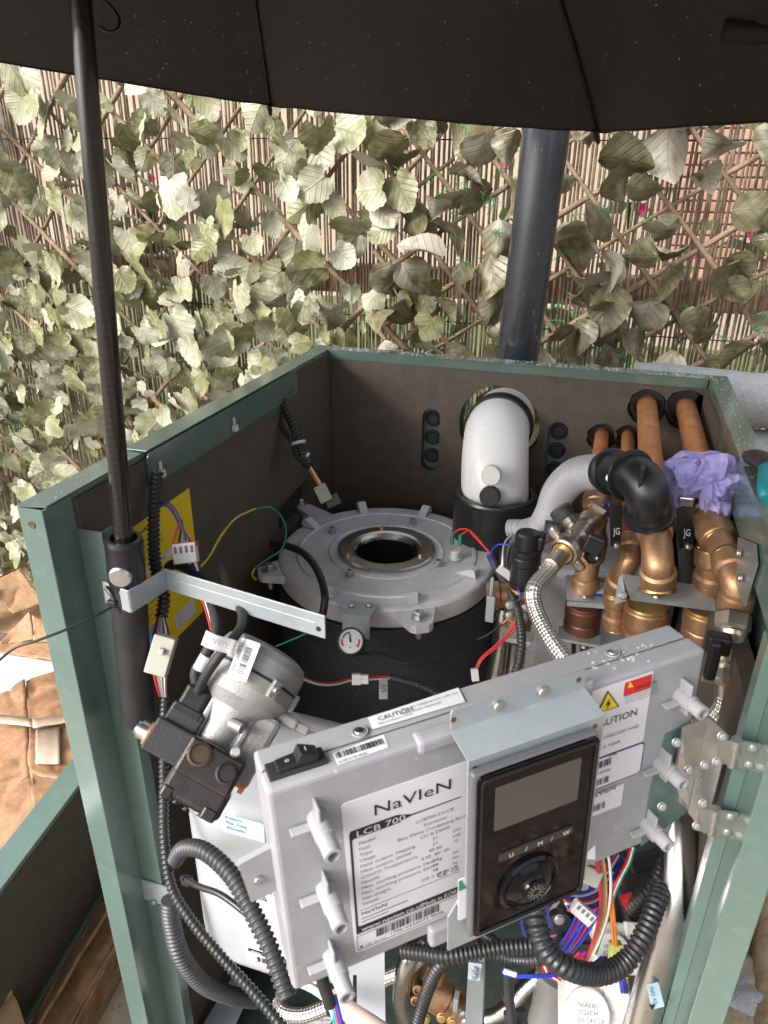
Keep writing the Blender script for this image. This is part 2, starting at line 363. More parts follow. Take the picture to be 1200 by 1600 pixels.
def circ(cx, cy, r, n=24, j=0, ry=None): return [(cx+r*(1+random.uniform(-j, j))*math.cos(2*PI*k/n), cy+(ry or r)*(1+random.uniform(-j, j))*math.sin(2*PI*k/n)) for k in range(n)]
def stad(cx, cy, rx, hy, n=8):
    out = [(cx+rx*math.cos(PI*k/n), cy+hy-rx+rx*math.sin(PI*k/n)) for k in range(n+1)]
    return out+[(cx+rx*math.cos(PI+PI*k/n), cy-hy+rx+rx*math.sin(PI+PI*k/n)) for k in range(n+1)]
def rrect(x0, y0, x1, y1, r, n=4):
    out = []
    for cx, cy, a in ((x1-r, y1-r, 0), (x0+r, y1-r, PI/2), (x0+r, y0+r, PI), (x1-r, y0+r, 3*PI/2)):
        out += [(cx+r*math.cos(a+PI/2*k/n), cy+r*math.sin(a+PI/2*k/n)) for k in range(n+1)]
    return out
def hexbolt(o, ax, r, h, parent, name='bolt', mat=None, washer=True, pan=False):
    mb = MB()
    wr_ = 1.22 if pan else 1.55
    if washer: lathe(mb, [(r*wr_, 0), (r*wr_, h*.16), (r*1.1, h*.2)], o, ax, 16, False)
    if pan:
        lathe(mb, [(r, h*.2), (r, h*.5), (r*.9, h*.66), (r*.62, h*.72), (.0001, h*.73)], o, ax, 14, False)
        a_x = V(ax).normalized(); u_x = a_x.orthogonal().normalized(); w_x = a_x.cross(u_x); Rx = Matrix((u_x, w_x, a_x)).transposed()
        for sx_, sy_ in ((1.1, .22), (.22, 1.1)): mb2_ = rbox(mb, V(o)+a_x*h*.72, (r*sx_, r*sy_, h*.06), Rx, 0)
    else: lathe(mb, [(r, h*.2), (r, h*.85), (r*.9, h), (r*.45, h), (r*.4, h*.8), (.0001, h*.78)], o, ax, 6, False)
    return mb.build(name, mat or BOLT, parent)
_fc = {}
def text(s, o, u, v, h, mat, parent, name='lettering', sx=1., align='LEFT', lift=.0003):
    """text as a mesh: o = baseline start, u = reading direction, v = up, h = letter height"""
    key = (s, align)
    if key not in _fc:
        cu = bpy.data.curves.new('t', 'FONT'); cu.body = s; cu.align_x = align; cu.resolution_u = 2
        ob = bpy.data.objects.new('t', cu); COL.objects.link(ob); dg = bpy.context.evaluated_depsgraph_get()
        me = bpy.data.meshes.new_from_object(ob.evaluated_get(dg)); bpy.data.objects.remove(ob)
        _fc[key] = ([p.co.copy() for p in me.vertices], [list(p.vertices) for p in me.polygons]); bpy.data.meshes.remove(me)
    vs, fs = _fc[key]; u = V(u).normalized(); v = V(v).normalized(); w = u.cross(v); k = h/.69
    if not vs: return None
    return MB().add([V(o)+u*p.x*k*sx+v*p.y*k+w*lift for p in vs], fs, False).build(name, mat, parent)

# ================================================================== THE SETTING
W, D, H = .61, .663, .95
FY = D+.30                                   # plane of the fence behind the cabinet
def sheet(name, x0, x1, y0, y1, z, mat, n=1, amp=0):
    vs = []; fs = []
    for i in range(n+1):
        for j in range(n+1):
            x = x0+(x1-x0)*i/n; y = y0+(y1-y0)*j/n; vs.append((x, y, z+(noise.noise(V((x*6, y*6, 3)))*amp if amp else 0)))
    for i in range(n):
        for j in range(n):
            a = i*(n+1)+j; fs.append((a, a+n+1, a+n+2, a+1))
    o = MB().add(vs, fs, True).build(name, mat, None, V((0, 0, 0))); o['kind'] = 'structure'; return o
sheet('ground', -60, 60, -60, 60, -.004, GROUND)
sheet('lawn', -8, 8, FY+.12, 14, 0.02, GRASS, 60, .02)
# paving slabs round the cabinet
pav = thing('pavement', (0, 0, 0), None, None, None, 'structure')
slab_me = None
for i, (x, y, a) in enumerate([(-.23, .02, .02), (-.23, .48, -.01), (-.69, .02, .01), (-.69, .48, .0), (-.23, -.44, .0), (-.69, -.44, 0), (-1.15, .02, 0), (-1.15, .48, 0), (.23, -.44, 0), (.69, -.44, .01)]):
    s = BX((x, y, .018), (.45, .45, .036), CONC, 'slab', pav, Matrix.Rotation(a, 3, 'Z'), .006, 2)
# grass blades behind the fence (nobody could count them)
g = MB()
for i in range(9000):
    x = random.uniform(-2.6, 2.6); y = random.uniform(FY+.15, FY+2.2); h = random.uniform(.05, .14); a = random.uniform(0, PI); w = .004
    dx, dy = math.cos(a)*w, math.sin(a)*w; lx, ly = random.uniform(-.03, .03), random.uniform(-.03, .03)
    g.add([(x-dx, y-dy, .01), (x+dx, y+dy, .01), (x+lx, y+ly, h)], [(0, 1, 2)], False)
tag(g.build('grass', BLADE), 'bright green lawn grass seen through the reed screen', 'grass', None, 'stuff')
# brick wall beyond the lawn (right)
bw = thing('brick_wall', (2.9, 5.6, 0), 'pinkish brick garden wall beyond the lawn, behind the right end of the fence', 'wall')
BX((2.9, 5.72, 1.1), (5.2, .16, 2.2), MORTAR, 'mortar_bed', bw, bev=0)
bm_ = rbox(MB(), (0, 0, 0), (.215, .1, .065), I3, .004, 1)
b0 = bm_.build('brick', BRICK, bw, V((0, 0, 0))); nb = 0
for c in range(17):
    for k in range(17):
        x = .75+k*.226+(.113 if c % 2 else 0); z = .42+c*.076
        o = b0 if nb == 0 else b0.copy()
        if nb: COL.objects.link(o)
        o.parent = bw; o.location = V((x, 5.64+random.uniform(-.004, .004), z))-PLOC[bw]; nb += 1
# pale rendered house wall (left, far)
hw = thing('house', (-2.6, 7.2, 0), 'tan rendered house far behind the left part of the fence', 'house')
BX((-2.6, 7.3, 1.9), (7.4, .2, 3.8), RENDER, 'wall', hw, bev=.01)
# flowering plants behind the reed screen
def plant(x, y, h, label, nfl):
    t = thing('flowering_plant', (x, y, 0), label, 'plant', 'flowering plants behind the fence')
    st = MB(); lf = MB(); fl = []
    for s in range(7):
        a = random.uniform(0, 2*PI); top = V((x+math.cos(a)*h*.35, y+math.sin(a)*h*.3, h*random.uniform(.7, 1)))
        pts = spl([V((x, y, 0)), V((x, y, 0)).lerp(top, .5)+V((0, 0, .05)), top], 5); tube(st, pts, .004, 5)
        for i in range(16):
            p = pts[random.randrange(3, len(pts))]; q = V((random.uniform(-1, 1), random.uniform(-1, 1), random.uniform(-.4, .6))).normalized()
            n = q.orthogonal(); L = random.uniform(.04, .08)
            lf.add([p, p+q*L*.5+n*L*.22, p+q*L, p+q*L*.5-n*L*.22], [(0, 1, 2, 3)], False)
        fl.append(top)
    st.build('stem', STEMG, t); lf.build('foliage', BLADE, t)
    for i in range(nfl):
        p = fl[i % len(fl)]+V((random.uniform(-.03, .03), random.uniform(-.03, .03), random.uniform(-.06, .03))); m = MB()
        for k in range(6):
            a = 2*PI*k/6; d = V((math.cos(a), -.4, math.sin(a))); e = V((-math.sin(a), 0, math.cos(a)))
            m.add([p, p+d*.010+e*.006, p+d*.017, p+d*.010-e*.006], [(0, 1, 2, 3)], False)
        m.build('flower', PINK, t)
for px, py, dd, h, lab, nf in ((270, 300, 2.0, 1.25, 'pink flowered plant behind the pale ivy at upper left', 7), (480, 330, 1.8, 1.15, 'pink flowered plant glimpsed through reeds near the middle', 6),
                               (790, 270, 1.75, 1.25, 'pink flowered plant just left of the dark flue pipe', 8), (1040, 330, 1.8, 1.2, 'pink flowered plant behind the olive leaves at right', 8), (870, 350, 2.0, 1.1, 'pink flowered plant just right of the dark flue pipe', 6)):
    p = P(px, py, dd); plant(p.x, max(p.y, FY+.2), h, lab, nf)

# ================================================================== FENCE
rs = thing('reed_screen', (-.2, FY+.05, 0), 'brown reed screen of thin upright sticks behind the leafy trellis', 'screen')
rd = MB(); x = -2.0
while x < 1.55:
    x += random.uniform(.0062, .0086); r = random.uniform(.0018, .0030); y = FY+.045+random.uniform(-.004, .004)
    lean = random.uniform(-.006, .006); pts = [V((x+lean*(z-.7)+random.uniform(-.0012, .0012), y+random.uniform(-.003, .003), z)) for z in (.02, .35, .7, 1.0, 1.3, 1.62)]
    tube(rd, pts, r, 5, False)
o = rd.build('reeds', REED, rs); o['kind'] = 'stuff'
for z in (.3, .62, .94, 1.26): T([V((-2, FY+.039, z)), V((-.5, FY+.038, z+.004)), V((.5, FY+.038, z-.003)), V((1.5, FY+.039, z))], .0012, BLACKM, 'binding_wire', rs, 5)
for z in (1.008, .42): BX((-.25, FY+.085, z), (3.6, .045, .055), RAIL, 'rail', rs, bev=.003)
for x in (-1.55, 1.15): BX((x, FY+.09, .8), (.09, .05, 1.62), RAIL, 'post', rs, bev=.004)

def leaf_mesh(name, outline, mat, curl, fold, twist, seed):
    """leaf lying in local XZ (tip towards -Z), facing -Y; real curl and fold"""
    rnd = random.Random(seed); n = 9; m = 3; vs = []; uv = []
    for i in range(n+1):
        t = i/n; w = outline(t)
        for j in range(-m, m+1):
            s = j/m; x = w*s; wob = .03*math.sin(9*t+seed+3*s)*abs(s)+.025*rnd.uniform(-1, 1)*abs(s)
            z = -t+(.10*abs(s)*w if t < .5 else 0); y = -curl*(t-.4)**2+fold*abs(s)*w*1.0+twist*s*w*(t-.5)+wob
            vs.append(V((x, y, z))); uv.append((.5+s*.5*(w/.5), t))
    k = 2*m+1; fs = [(i*k+j, (i+1)*k+j, (i+1)*k+j+1, i*k+j+1) for i in range(n) for j in range(2*m)]
    me = bpy.data.meshes.new(name); me.from_pydata([tuple(v+V((0, 0, .5))) for v in vs], [], fs); ul = me.uv_layers.new(name='UVMap')
    for p in me.polygons:
        p.use_smooth = True
        for li in p.loop_indices: ul.data[li].uv = uv[me.loops[li].vertex_index]
    me.materials.append(mat); return me
def ivy_o(t):
    b = .52*math.sin(PI*min(1, (t+.04))**.62)**.75 if t < 1 else 0
    return max(.012, b*(1+.16*math.cos(15*t+.3))) if t < .985 else .012
def lau_o(t): return max(.01, .43*math.sin(PI*(t*.97+.02)**.78)**.85)
rl = random.Random(11)
def ivy_mesh(name, mat, seed):
    """five-lobed toothed ivy leaf, tip towards -Z, cupped and wavy"""
    r = random.Random(seed*7+1); NA, NRg = 40, 5; vs = [V((0, 0, 0))]; lob = r.uniform(.012, .05); cup = r.uniform(-.4, .5); fold = r.uniform(-.05, .35); tw = r.uniform(-.3, .3); asp = r.uniform(.86, 1.08); o = V((seed*2.3, seed, 4))
    for k in range(1, NRg+1):
        for i in range(NA):
            a = 2*PI*i/NA; t = a-1.5*PI                                   # zero at the tip
            R0 = .43+lob*math.cos(5*t)+.11*max(0, math.cos(t))**3-.17*max(0, math.cos(t-PI))**10+.016*math.cos(20*t+r.random()*.5)
            q = k/NRg; x, z = R0*q*math.cos(a)*asp, R0*q*math.sin(a)
            y = cup*(x*x+z*z)*-1.0+fold*abs(x)*.8+tw*x*z*1.6+.055*q*q*noise.noise(V((x*4, z*4, 0))+o)+.018*q**3*math.sin(7*a+seed)
            vs.append(V((x, y, z)))
    fs = [(0, 1+(i+1) % NA, 1+i) for i in range(NA)]+[(1+k*NA+i, 1+k*NA+(i+1) % NA, 1+(k+1)*NA+(i+1) % NA, 1+(k+1)*NA+i) for k in range(NRg-1) for i in range(NA)]
    me = bpy.data.meshes.new(name); me.from_pydata([tuple(v) for v in vs], [], fs); ul = me.uv_layers.new(name='UVMap')
    for p in me.polygons:
        p.use_smooth = True
        for li in p.loop_indices: v = vs[me.loops[li].vertex_index]; ul.data[li].uv = (.5+v.x, .5-v.z)
    me.materials.append(mat); return me
IVYM = [ivy_mesh('ivy_leaf_%d' % i, IVY, i) for i in range(14)]
LAUM = [leaf_mesh('laurel_leaf_%d' % i, lau_o, LAUREL, rl.uniform(-.6, 1.0), rl.uniform(0, .7), rl.uniform(-.9, .9), i+20) for i in range(14)]

def lath(parent, a, b, r):
    n = 7; pts = []
    for i in range(n):
        p = V(a).lerp(V(b), i/(n-1)); pts.append(p+V((random.uniform(-.004, .004), random.uniform(-.002, .002), random.uniform(-.004, .004))))
    return T(pts, lambda t: r*(1+.15*math.sin(t*23+a[0]*40)), WOOD, 'lath', parent, 7, 3)
def clip_line(x0, z0, dx, dz, X0, X1, Z0, Z1):
    t0, t1 = -9, 9
    for p, d, lo, hi in ((x0, dx, X0, X1), (z0, dz, Z0, Z1)):
        a, b = (lo-p)/d, (hi-p)/d
        if a > b: a, b = b, a
        t0, t1 = max(t0, a), min(t1, b)
    return (t0, t1) if t1-t0 > .12 else None
def trellis(label, X0, X1, Z0, Z1, y, ang1, ang2, sp):
    t = thing('leafy_trellis', ((X0+X1)/2, y, Z0), label, 'trellis', 'expanding willow trellis panels with artificial leaves')
    xs = []
    for ang, dy in ((ang1, 0), (ang2, -.013)):
        dx, dz = math.cos(ang), math.sin(ang); k = sp/abs(math.sin(ang)); x = X0-3
        while x < X1+3:
            x += k; c = clip_line(x, Z0, dx, dz, X0, X1, Z0, Z1)
            if c:
                a = (x+dx*c[0], y+dy, Z0+dz*c[0]); b = (x+dx*c[1], y+dy, Z0+dz*c[1]); lath(t, a, b, random.uniform(.0040, .0060))
    return t
tr1 = trellis('weathered willow trellis covered in pale bleached ivy leaves, left of the flue pipe', -1.75, .12, .06, 1.5, FY+.02, math.radians(47), math.radians(137), .105)
tr2 = trellis('willow trellis with larger olive laurel leaves, around and right of the flue pipe', .0, 1.4, .06, 1.5, FY+.005, math.radians(34), math.radians(132), .088)

def scatter(parent, meshes, pts, sz, y0, y1, tilt, stuffname, nobj, mat, name):
    extra = MB(); cnt = 0
    for i, (x, z, s) in enumerate(pts):
        y = random.uniform(y0, y1); R = Matrix.Rotation(random.gauss(0, tilt*.55), 3, 'Z') @ Matrix.Rotation(random.gauss(.35, tilt*.5), 3, 'X') @ Matrix.Rotation(random.gauss(0, .75), 3, 'Y')
        me = random.choice(meshes); k = sz*s
        if cnt < nobj:
            o = bpy.data.objects.new(name, me); COL.objects.link(o); o.parent = parent
            o.matrix_local = Matrix.LocRotScale(V((x, y, z))-PLOC[parent], R.to_quaternion(), V((k*random.uniform(.85, 1.1), k, k))); cnt += 1
        else:
            vs = [V((x, y+.01, z))+R @ (v.co*k) for v in me.vertices]; ul = me.uv_layers[0].data
            extra.add(vs, [list(p.vertices) for p in me.polygons], True, [[tuple(ul[li].uv) for li in p.loop_indices] for p in me.polygons])
    if extra.v:
        o = extra.build(stuffname, mat, parent); o['kind'] = 'stuff'
def jitter(X0, X1, Z0, Z1, sp, prob, s=(.62, 1.25)):
    out = []; z = Z0; r = 0
    while z < Z1:
        x = X0+(sp/2 if r % 2 else 0)
        while x < X1:
            if random.random() < prob(x, z): out.append((x+random.gauss(0, sp*.28), z+random.gauss(0, sp*.28), random.uniform(*s)))
            x += sp
        z += sp*.86; r += 1
    return out
def pl(x, z):                                # the ivy is densest low down on the left
    v = .72+.8*max(0, 1.15-z)
    return v if x < -.05 else .8*v
pts = jitter(-1.34, .12, .12, 1.38, .044, pl); random.shuffle(pts)
scatter(tr1, IVYM, pts, .073, FY-.075, FY-.005, .8, 'ivy_leaves', 298, IVY, 'leaf')
def pr(x, z): return .66
pts = jitter(.03, 1.0, .70, 1.40, .048, pr, (.65, 1.3)); random.shuffle(pts)
scatter(tr2, LAUM, pts, .070, FY-.085, FY-.02, 1.1, 'laurel_leaves', 290, LAUREL, 'leaf')
# green plastic leaf stalks on the laurel trellis
sg = MB()
for i in range(120):
    x, z = random.uniform(.02, 1.0), random.uniform(.85, 1.38); y = FY-.03; a = random.uniform(-.6, .9)
    p = V((x, y, z)); q = p+V((math.cos(a), -.25, math.sin(a)))*.034; tube(sg, [p, p.lerp(q, .5)+V((0, -.004, .003)), q], .0009, 4, False)
    for k in range(3):
        c = p.lerp(q, .3+.25*k); tube(sg, [c, c+V((math.cos(a+.9), -.1, math.sin(a+.9)))*.010], .0007, 4, False); tube(sg, [c, c+V((math.cos(a-.9), -.1, math.sin(a-.9)))*.010], .0007, 4, False)
o = sg.build('leaf_stalks', STEMG, tr2); o['kind'] = 'stuff'

# dark flue pipe outside, and lagged pipes behind the cabinet
fa, fb = at(808, 560, Y=D+.09), at(856, 190, Y=D+.10); dr = (fb-fa)
fp = thing('flue_pipe', (fa.x, fa.y, 0), 'dark wet upright pipe standing between the cabinet and the fence', 'pipe')
T([fa-dr*1.9, fa, fb, fb+dr*.8], .0335, DUCT, 'pipe', fp, 32, 2)
lathe(MB(), [(.035, -.02), (.0375, -.015), (.0375, .02), (.035, .025)], fa-dr*1.2, dr, 32).build('joint', DUCT, fp)
wdp = MB()
for i in range(26):
    a = random.uniform(PI*.9, PI*2.1); h = random.uniform(.02, .34); d = dr.normalized(); u = d.orthogonal().normalized(); u = V((1, 0, 0)); c = fa+d*h+V((math.cos(a), math.sin(a), 0))*.0336
    tube(wdp, [c, c-d*random.uniform(.003, .007)], random.uniform(.0004, .0007), 5)
o = wdp.build('water_runs', WATER2, fp); o['kind'] = 'stuff'
for zc, yc, lab in ((.9, D+.085, 'upper of the grey foam lagged pipes behind the right corner of the cabinet'), (.815, D+.08, 'lower of the grey foam lagged pipes behind the right corner of the cabinet')):
    t = thing('lagged_pipe', (.7, yc, zc), lab, 'pipe', 'lagged pipes behind the cabinet')
    x0 = .49 if zc > .85 else .52
    mb = MB(); tube(mb, [V((x0+(1.5-x0)*i/30, yc, zc+.002*math.sin(i))) for i in range(31)], lambda q: .041+.0007*math.sin(q*60), 28, True); mb.build('lagging', LAG, t)
    LT([(.011, 0), (.011, .05)], (x0-.045, yc, zc), (1, 0, 0), COPPER, 'pipe_end', t)
    LT([(.0415, 0), (.0425, .001), (.0425, .03), (.0415, .031)], (.86, yc, zc), (1, 0, 0), GREYHOSE, 'tape_band', t, 28)

# ================================================================== UMBRELLA
ub = P(195, 862, .63); uax = V((.082, -.001, .9966)).normalized()
hub = ub+uax*.70; RC, DROP = .5975, .31
um = thing('umbrella', ub-uax*.22, 'large open black umbrella with carbon shaft strapped upright in the cabinet', 'umbrella')
tube(MB(), [ub-uax*.02+uax*(.74*i/20) for i in range(21)], lambda q: .0082-.0018*q, 18).build('shaft', CARBON, um)
e1 = V((1, 0, 0)); e1 = (e1-uax*e1.dot(uax)).normalized(); e2 = uax.cross(e1)
shaft_ax = uax.copy(); uax = V((.0911, .0556, .9943)); e1 = V((1, 0, 0)); e1 = (e1-uax*e1.dot(uax)).normalized(); e2 = uax.cross(e1)
cen = V((.1107, .0572, 1.3042)); hub2 = cen+uax*DROP; a0 = 1.8459; APEX = hub-hub2
def can(r, a, drop=0): return hub2+APEX*(1-r)+(e1*math.cos(a)+e2*math.sin(a))*r*RC-uax*(DROP*r**2.05+drop)
def gore(k, s, r):
    p = can(r, a0+k*PI/4).lerp(can(r, a0+(k+1)*PI/4), s); sag = math.sin(PI*s)*.018*r*(1-.35*r); m_ = min(s, 1-s)
    wr = .0022*r*noise.noise(p*14)*math.sin(PI*s)+.0016*math.sin(s*44)*math.exp(-m_*9)*r**5
    rad = (p-hub2); rad = rad-uax*rad.dot(uax); rad = rad.normalized() if rad.length > 1e-6 else V((0, 0, 0))
    return p-uax*sag*.3-rad*(sag*.6+(.011*math.sin(PI*s)*(r**6)))+uax*wr
cv = MB(); NR = 18; NS = 24
for k in range(8):
    A, B = a0+k*PI/4, a0+(k+1)*PI/4; grid = []
    for i in range(NR+1):
        r = i/NR
        for j in range(NS+1): grid.append(gore(k, j/NS, r))
    q_ = NS+1; cv.add(grid, [(i*q_+j, (i+1)*q_+j, (i+1)*q_+j+1, i*q_+j+1) for i in range(NR) for j in range(NS)], True)
canopy = cv.build('canopy', FABRIC, um)
for k in range(8):
    A = a0+k*PI/4; T([can(r, A, .004) for r in (.02, .2, .4, .6, .8, .9, 1.0)], .0019, RIB, 'rib', um, 6, 4)
    p = can(1, A, .006); tp = (can(1, A)-can(.96, A)).normalized(); LT([(.0034, -.010), (.0036, 0), (.0026, .007), (.0008, .009)], p, tp, RIB, 'rib_tip', um, 10)
    run = hub-shaft_ax*.17; tube(MB(), [run, can(.48, A, .006)], .0018, 6).build('stretcher', RIB, um)
    mb = MB(); tube(mb, [gore(k, s/24, 1) for s in range(25)], .0011, 5); mb.build('hem', RIB, um)
LT([(.014, -.19), (.016, -.18), (.016, -.155), (.012, -.15)], hub, shaft_ax, BLACK, 'runner', um, 18)
LT([(.012, -.02), (.014, 0), (.008, .03)], hub, uax, BLACK, 'crown', um, 18)
# tie strap and its loop hanging from the canopy
def proj(p): d = p-CAM; z = d.dot(FWD); return 600+FPX*d.dot(RT)/z, 800-FPX*d.dot(UP)/z, z
def on_canopy(px, py):
    best = None
    for k in (-3, -2, -1, 0):
        for i in range(1, 24):
            for j in range(12, 49):
                p = gore(k, i/24, j/48); x, y, z = proj(p)
                if z > .1 and (best is None or abs(x-px)+abs(y-py) < best[0]): best = (abs(x-px)+abs(y-py), p)
    return best[1]
a_, b_ = on_canopy(1115, 46), on_canopy(1290, 52); a_ = a_+(CAM-a_)*.012; b_ = b_+(CAM-b_)*.012; su = (b_-a_).normalized(); sv = (CAM-a_).normalized().cross(su).normalized(); vs = []
for i in range(13):
    c = a_.lerp(b_, i/12)+su.cross(sv)*.003*math.sin(i*.9); hh_ = .5*31/FPX*proj(c)[2]*(1+.08*math.sin(i*1.7)); vs += [c+sv*hh_, c-sv*hh_]
o = MB().add(vs, [(2*i, 2*i+1, 2*i+3, 2*i+2) for i in range(12)], True).build('tie_strap', M('strap_fabric', (.012, .011, .010), .6, 0, .2, 30, .3, 1500), um); md = o.modifiers.new('s', 'SOLIDIFY'); md.thickness = .0014
T([P(150, -8, .66), P(172, 8, .66), P(186, 28, .655), P(184, 44, .65), P(170, 50, .65), P(157, 42, .655)], .0013, RIB, 'strap_loop', um, 6)
# water beads on the fabric
wb = MB(); rw = random.Random(4)
for i in range(620):
    r = rw.uniform(.70, .99); k = rw.choice((-2, -1, -1, 0, 0, 0)); s = rw.random(); p = gore(k, s, r); rad = (p-hub2); rad = (rad-uax*rad.dot(uax)).normalized(); nn = (-uax*.6-rad*.8).normalized()
    q = rw.choice((.0005, .0005, .0007, .0007, .0010)); lathe(wb, [(q, -q*.3), (q*.8, q*.4), (q*.01, q*.6)], p+nn*.0006, nn, 6)
o = wb.build('water_beads', WATER2, um); o['kind'] = 'stuff'
# handle: collar with silver push button, foam grip
uax = shaft_ax
HR = .0162
LT([(HR*.7, .004), (HR*.72, .012), (HR*.93, .012), (HR, .008), (HR, -.03), (HR*.94, -.036), (.002, -.036)], ub+uax*.002, uax, BLACK, 'handle_collar', um, 28)
tube(MB(), [ub-uax*(.034+.155*i/12) for i in range(13)], lambda q: HR*(.97+.02*math.sin(q*9)), 24).build('foam_grip', BLACKM, um)
bt = onplane(190, 890, ub+(CAM-ub).normalized()*HR, (CAM-ub).normalized()); bn = ((CAM-ub)-uax*(CAM-ub).dot(uax)).normalized(); bn = (bn+RT*-.35).normalized()
LT([(.0098, -.006), (.0098, .0012), (.0085, .0026), (.0001, .003)], ub-uax*.016+bn*(HR-.001), bn, CHROME, 'push_button', um, 24)

# ================================================================== CABINET
cb = thing('boiler_cabinet', (W/2, D/2, 0), 'green steel outdoor boiler cabinet with lid and front removed', 'cabinet')
X_, Y_, Z_ = V((1, 0, 0)), V((0, 1, 0)), V((0, 0, 1))
def bxx(x0, x1, y0, y1, z0, z1, mat, name, parent=None, bev=.0006): return BX(((x0+x1)/2, (y0+y1)/2, (z0+z1)/2), (x1-x0, y1-y0, z1-z0), mat, name, parent or cb, bev=bev)
RW = .025
bxx(.002, W-.002, .002, D-.002, .06, .10, M('shaded_grimy_green_base', (.040, .062, .052), .3, 0, .4, 12, .15, 60, dirt=(.03, .03, .022), dirt_s=20, dirt_t=.5), 'base_pan')  # casing green darkened to paint in the deep shade here, plus grime blotches
bxx(0, .0016, .0022, D-.0022, .05, H-.003, GREEN, 'side_panel')
bxx(W-.0016, W, .0022, D-.0022, .05, H-.003, GREEN, 'side_panel')
# rims: folded flanges round the open top
def rim(name, loops, z): prism(MB(), [loops], (0, 0, z), X_, Y_, Z_, .0016).build(name, GREEN, cb)
rim('rim', [(0, .0004), (RW, .0004+RW*.2), (RW, D-RW), (0, D)], H)
rim('rim', [(.0006, D), (RW+.0006, D-RW), (W-RW-.0006, D-RW), (W-.0006, D)], H+.0004)
rim('rim', [(W, D), (W-RW, D-RW), (W-RW, .002), (W, .0004)], H)
bxx(RW-.0016, RW, .037, D-RW, H-.022, H-.0018, GREEN, 'rim_lip'); bxx(W-RW, W-RW+.0016, .037, D-RW, H-.05, H-.0018, GREEN, 'rim_lip'); bxx(RW+.001, W-RW-.001, D-RW, D-RW+.0016, H-.014, H-.0014, GREEN, 'rim_lip')
# corner posts: front face, return, flange
def post(s, x):
    fw = .050 if s > 0 else .0345
    p = [(0, 0), (RW, 0), (RW, .0366), (RW-.0016, .0366), (RW-.0016, .0016), (0, .0016)]
    loop = [(x+s*a, b) for a, b in p]
    if s < 0: loop = loop[::-1]
    o = prism(MB(), [loop], (0, 0, H-.0022), X_, Y_, Z_, H-.055)
    ob = o.build('corner_post', GREEN, cb)
    fl_ = [(RW+.0002, .035), (fw, .035), (fw, .050), (fw-.0016, .050), (fw-.0016, .0366), (RW+.0002, .0366)]; fl_ = [(x+s*a, b) for a, b in fl_]
    if s < 0: fl_ = fl_[::-1]
    prism(MB(), [fl_], (0, 0, H-.034), X_, Y_, Z_, H-.09).build('post_flange', GREEN, cb)
    m = ob.modifiers.new('bevel', 'BEVEL'); m.width = .0012; m.segments = 2; m.limit_method = 'ANGLE'; m.angle_limit = .6
post(1, 0); post(-1, W)
# cut-away top of the left post flange (the flange starts lower than the rim) is capped by a folded tab

LT([(.0035, 0), (.0032, .0004), (.0022, .0002), (.0018, -.004), (.0001, -.004)], at(50, 820, Y=0)+V((0, -.0004, 0)), -Y_, M('rust_hole', (.10, .045, .03), .6), 'rivet_hole', cb, 14)
# linings with real cut-outs
LY = D-.024
def q2(x, y): p = at(x, y, Y=LY); return p.x, p.z
elb = q2(779, 665); e_r = .062
ho = [circ(elb[0], elb[1], e_r, 40, .02)]
ho.append(stad(.196, .818, .0145, .052)); ho.append(stad(.392, .818, .0145, .052))
ph = [q2(940, 683), q2(981, 684), q2(1011, 636), q2(1073, 641)]
pr_ = [.0215, .0195, .0265, .030]
mid = [circ(ph[0][0], ph[0][1], pr_[0], 18, .06), circ(ph[1][0], ph[1][1], pr_[1], 18, .06)]
ho += mid; ho.append(circ(ph[2][0], ph[2][1], pr_[2], 20, .05)); ho.append(circ(ph[3][0], ph[3][1], pr_[3], 16, .08))
prism(MB(), [[(.028, .10), (W-.028, .10), (W-.028, H-.006), (.028, H-.006)]]+ho, (0, LY, 0), X_, Z_, -Y_, .015).build('lining', LINING, cb)['label'] = 'brown foam lining of the back wall with pipe cut-outs'
prism(MB(), [[(.001, .05), (W-.001, .05), (W-.001, H-.003), (.001, H-.003)], circ(elb[0]+.002, elb[1]+.003, e_r-.002, 32)], (0, D-.006, 0), X_, Z_, -Y_, .0016).build('back_panel', GREEN, cb)
for cx in (.196, .392):
    for k in range(3):
        z = .849-.031*k
        LT([(.0128, 0), (.0128, .003), (.0112, .0042), (.0095, .0042), (.0088, .0028), (.0082, .0052), (.0001, .0056)], (cx, D-.0062, z), -Y_, BLACKM, 'vent_plug', cb, 22)
for (cx, cz), rr in zip(ph, pr_):
    LT([(rr*.98, 0), (rr*.9, .006), (rr*.72, .006), (rr*.68, -.004)], (cx, D-.008, cz), -Y_, BLACKM, 'grommet', cb, 22)
# left lining with slot cut-out
sl_ = [(.432, .767), (.530, .772), (.540, .764), (.538, .73), (.53, .722), (.432, .716), (.424, .724), (.424, .76)]
prism(MB(), [[(.037, .10), (D-.026, .10), (D-.026, H-.006), (.037, H-.006)], sl_], (.028, 0, 0), Y_, Z_, X_, .015).build('lining', LINING, cb)
bxx(.0125, .0132, .40, .56, .69, .80, BLACKM, 'slot_backing')
prism(MB(), [[(.40, .10), (D-.026, .10), (D-.026, H-.01), (.47, H-.01), (.44, H-.04), (.41, H-.10)]], (W-.028, 0, 0), -Y_, Z_, -X_, .015).build if False else None
prism(MB(), [[(-(D-.026), .10), (-.055, .10), (-.055, H-.11), (-.30, H-.12), (-.40, H-.10), (-.43, H-.04), (-.46, H-.012), (-(D-.026), H-.012)]], (W-.028, 0, 0), -Y_, Z_, -X_, .015).build('lining', LINING, cb)
prism(MB(), [[(-.225, .905), (-.16, .930), (-.14, .922), (-.145, .88), (-.20, .875)]], (W-.0285, 0, 0), -Y_, Z_, -X_, .0016).build('side_plate', M('dull_zinc', (.26, .27, .275), .35, .5), cb)
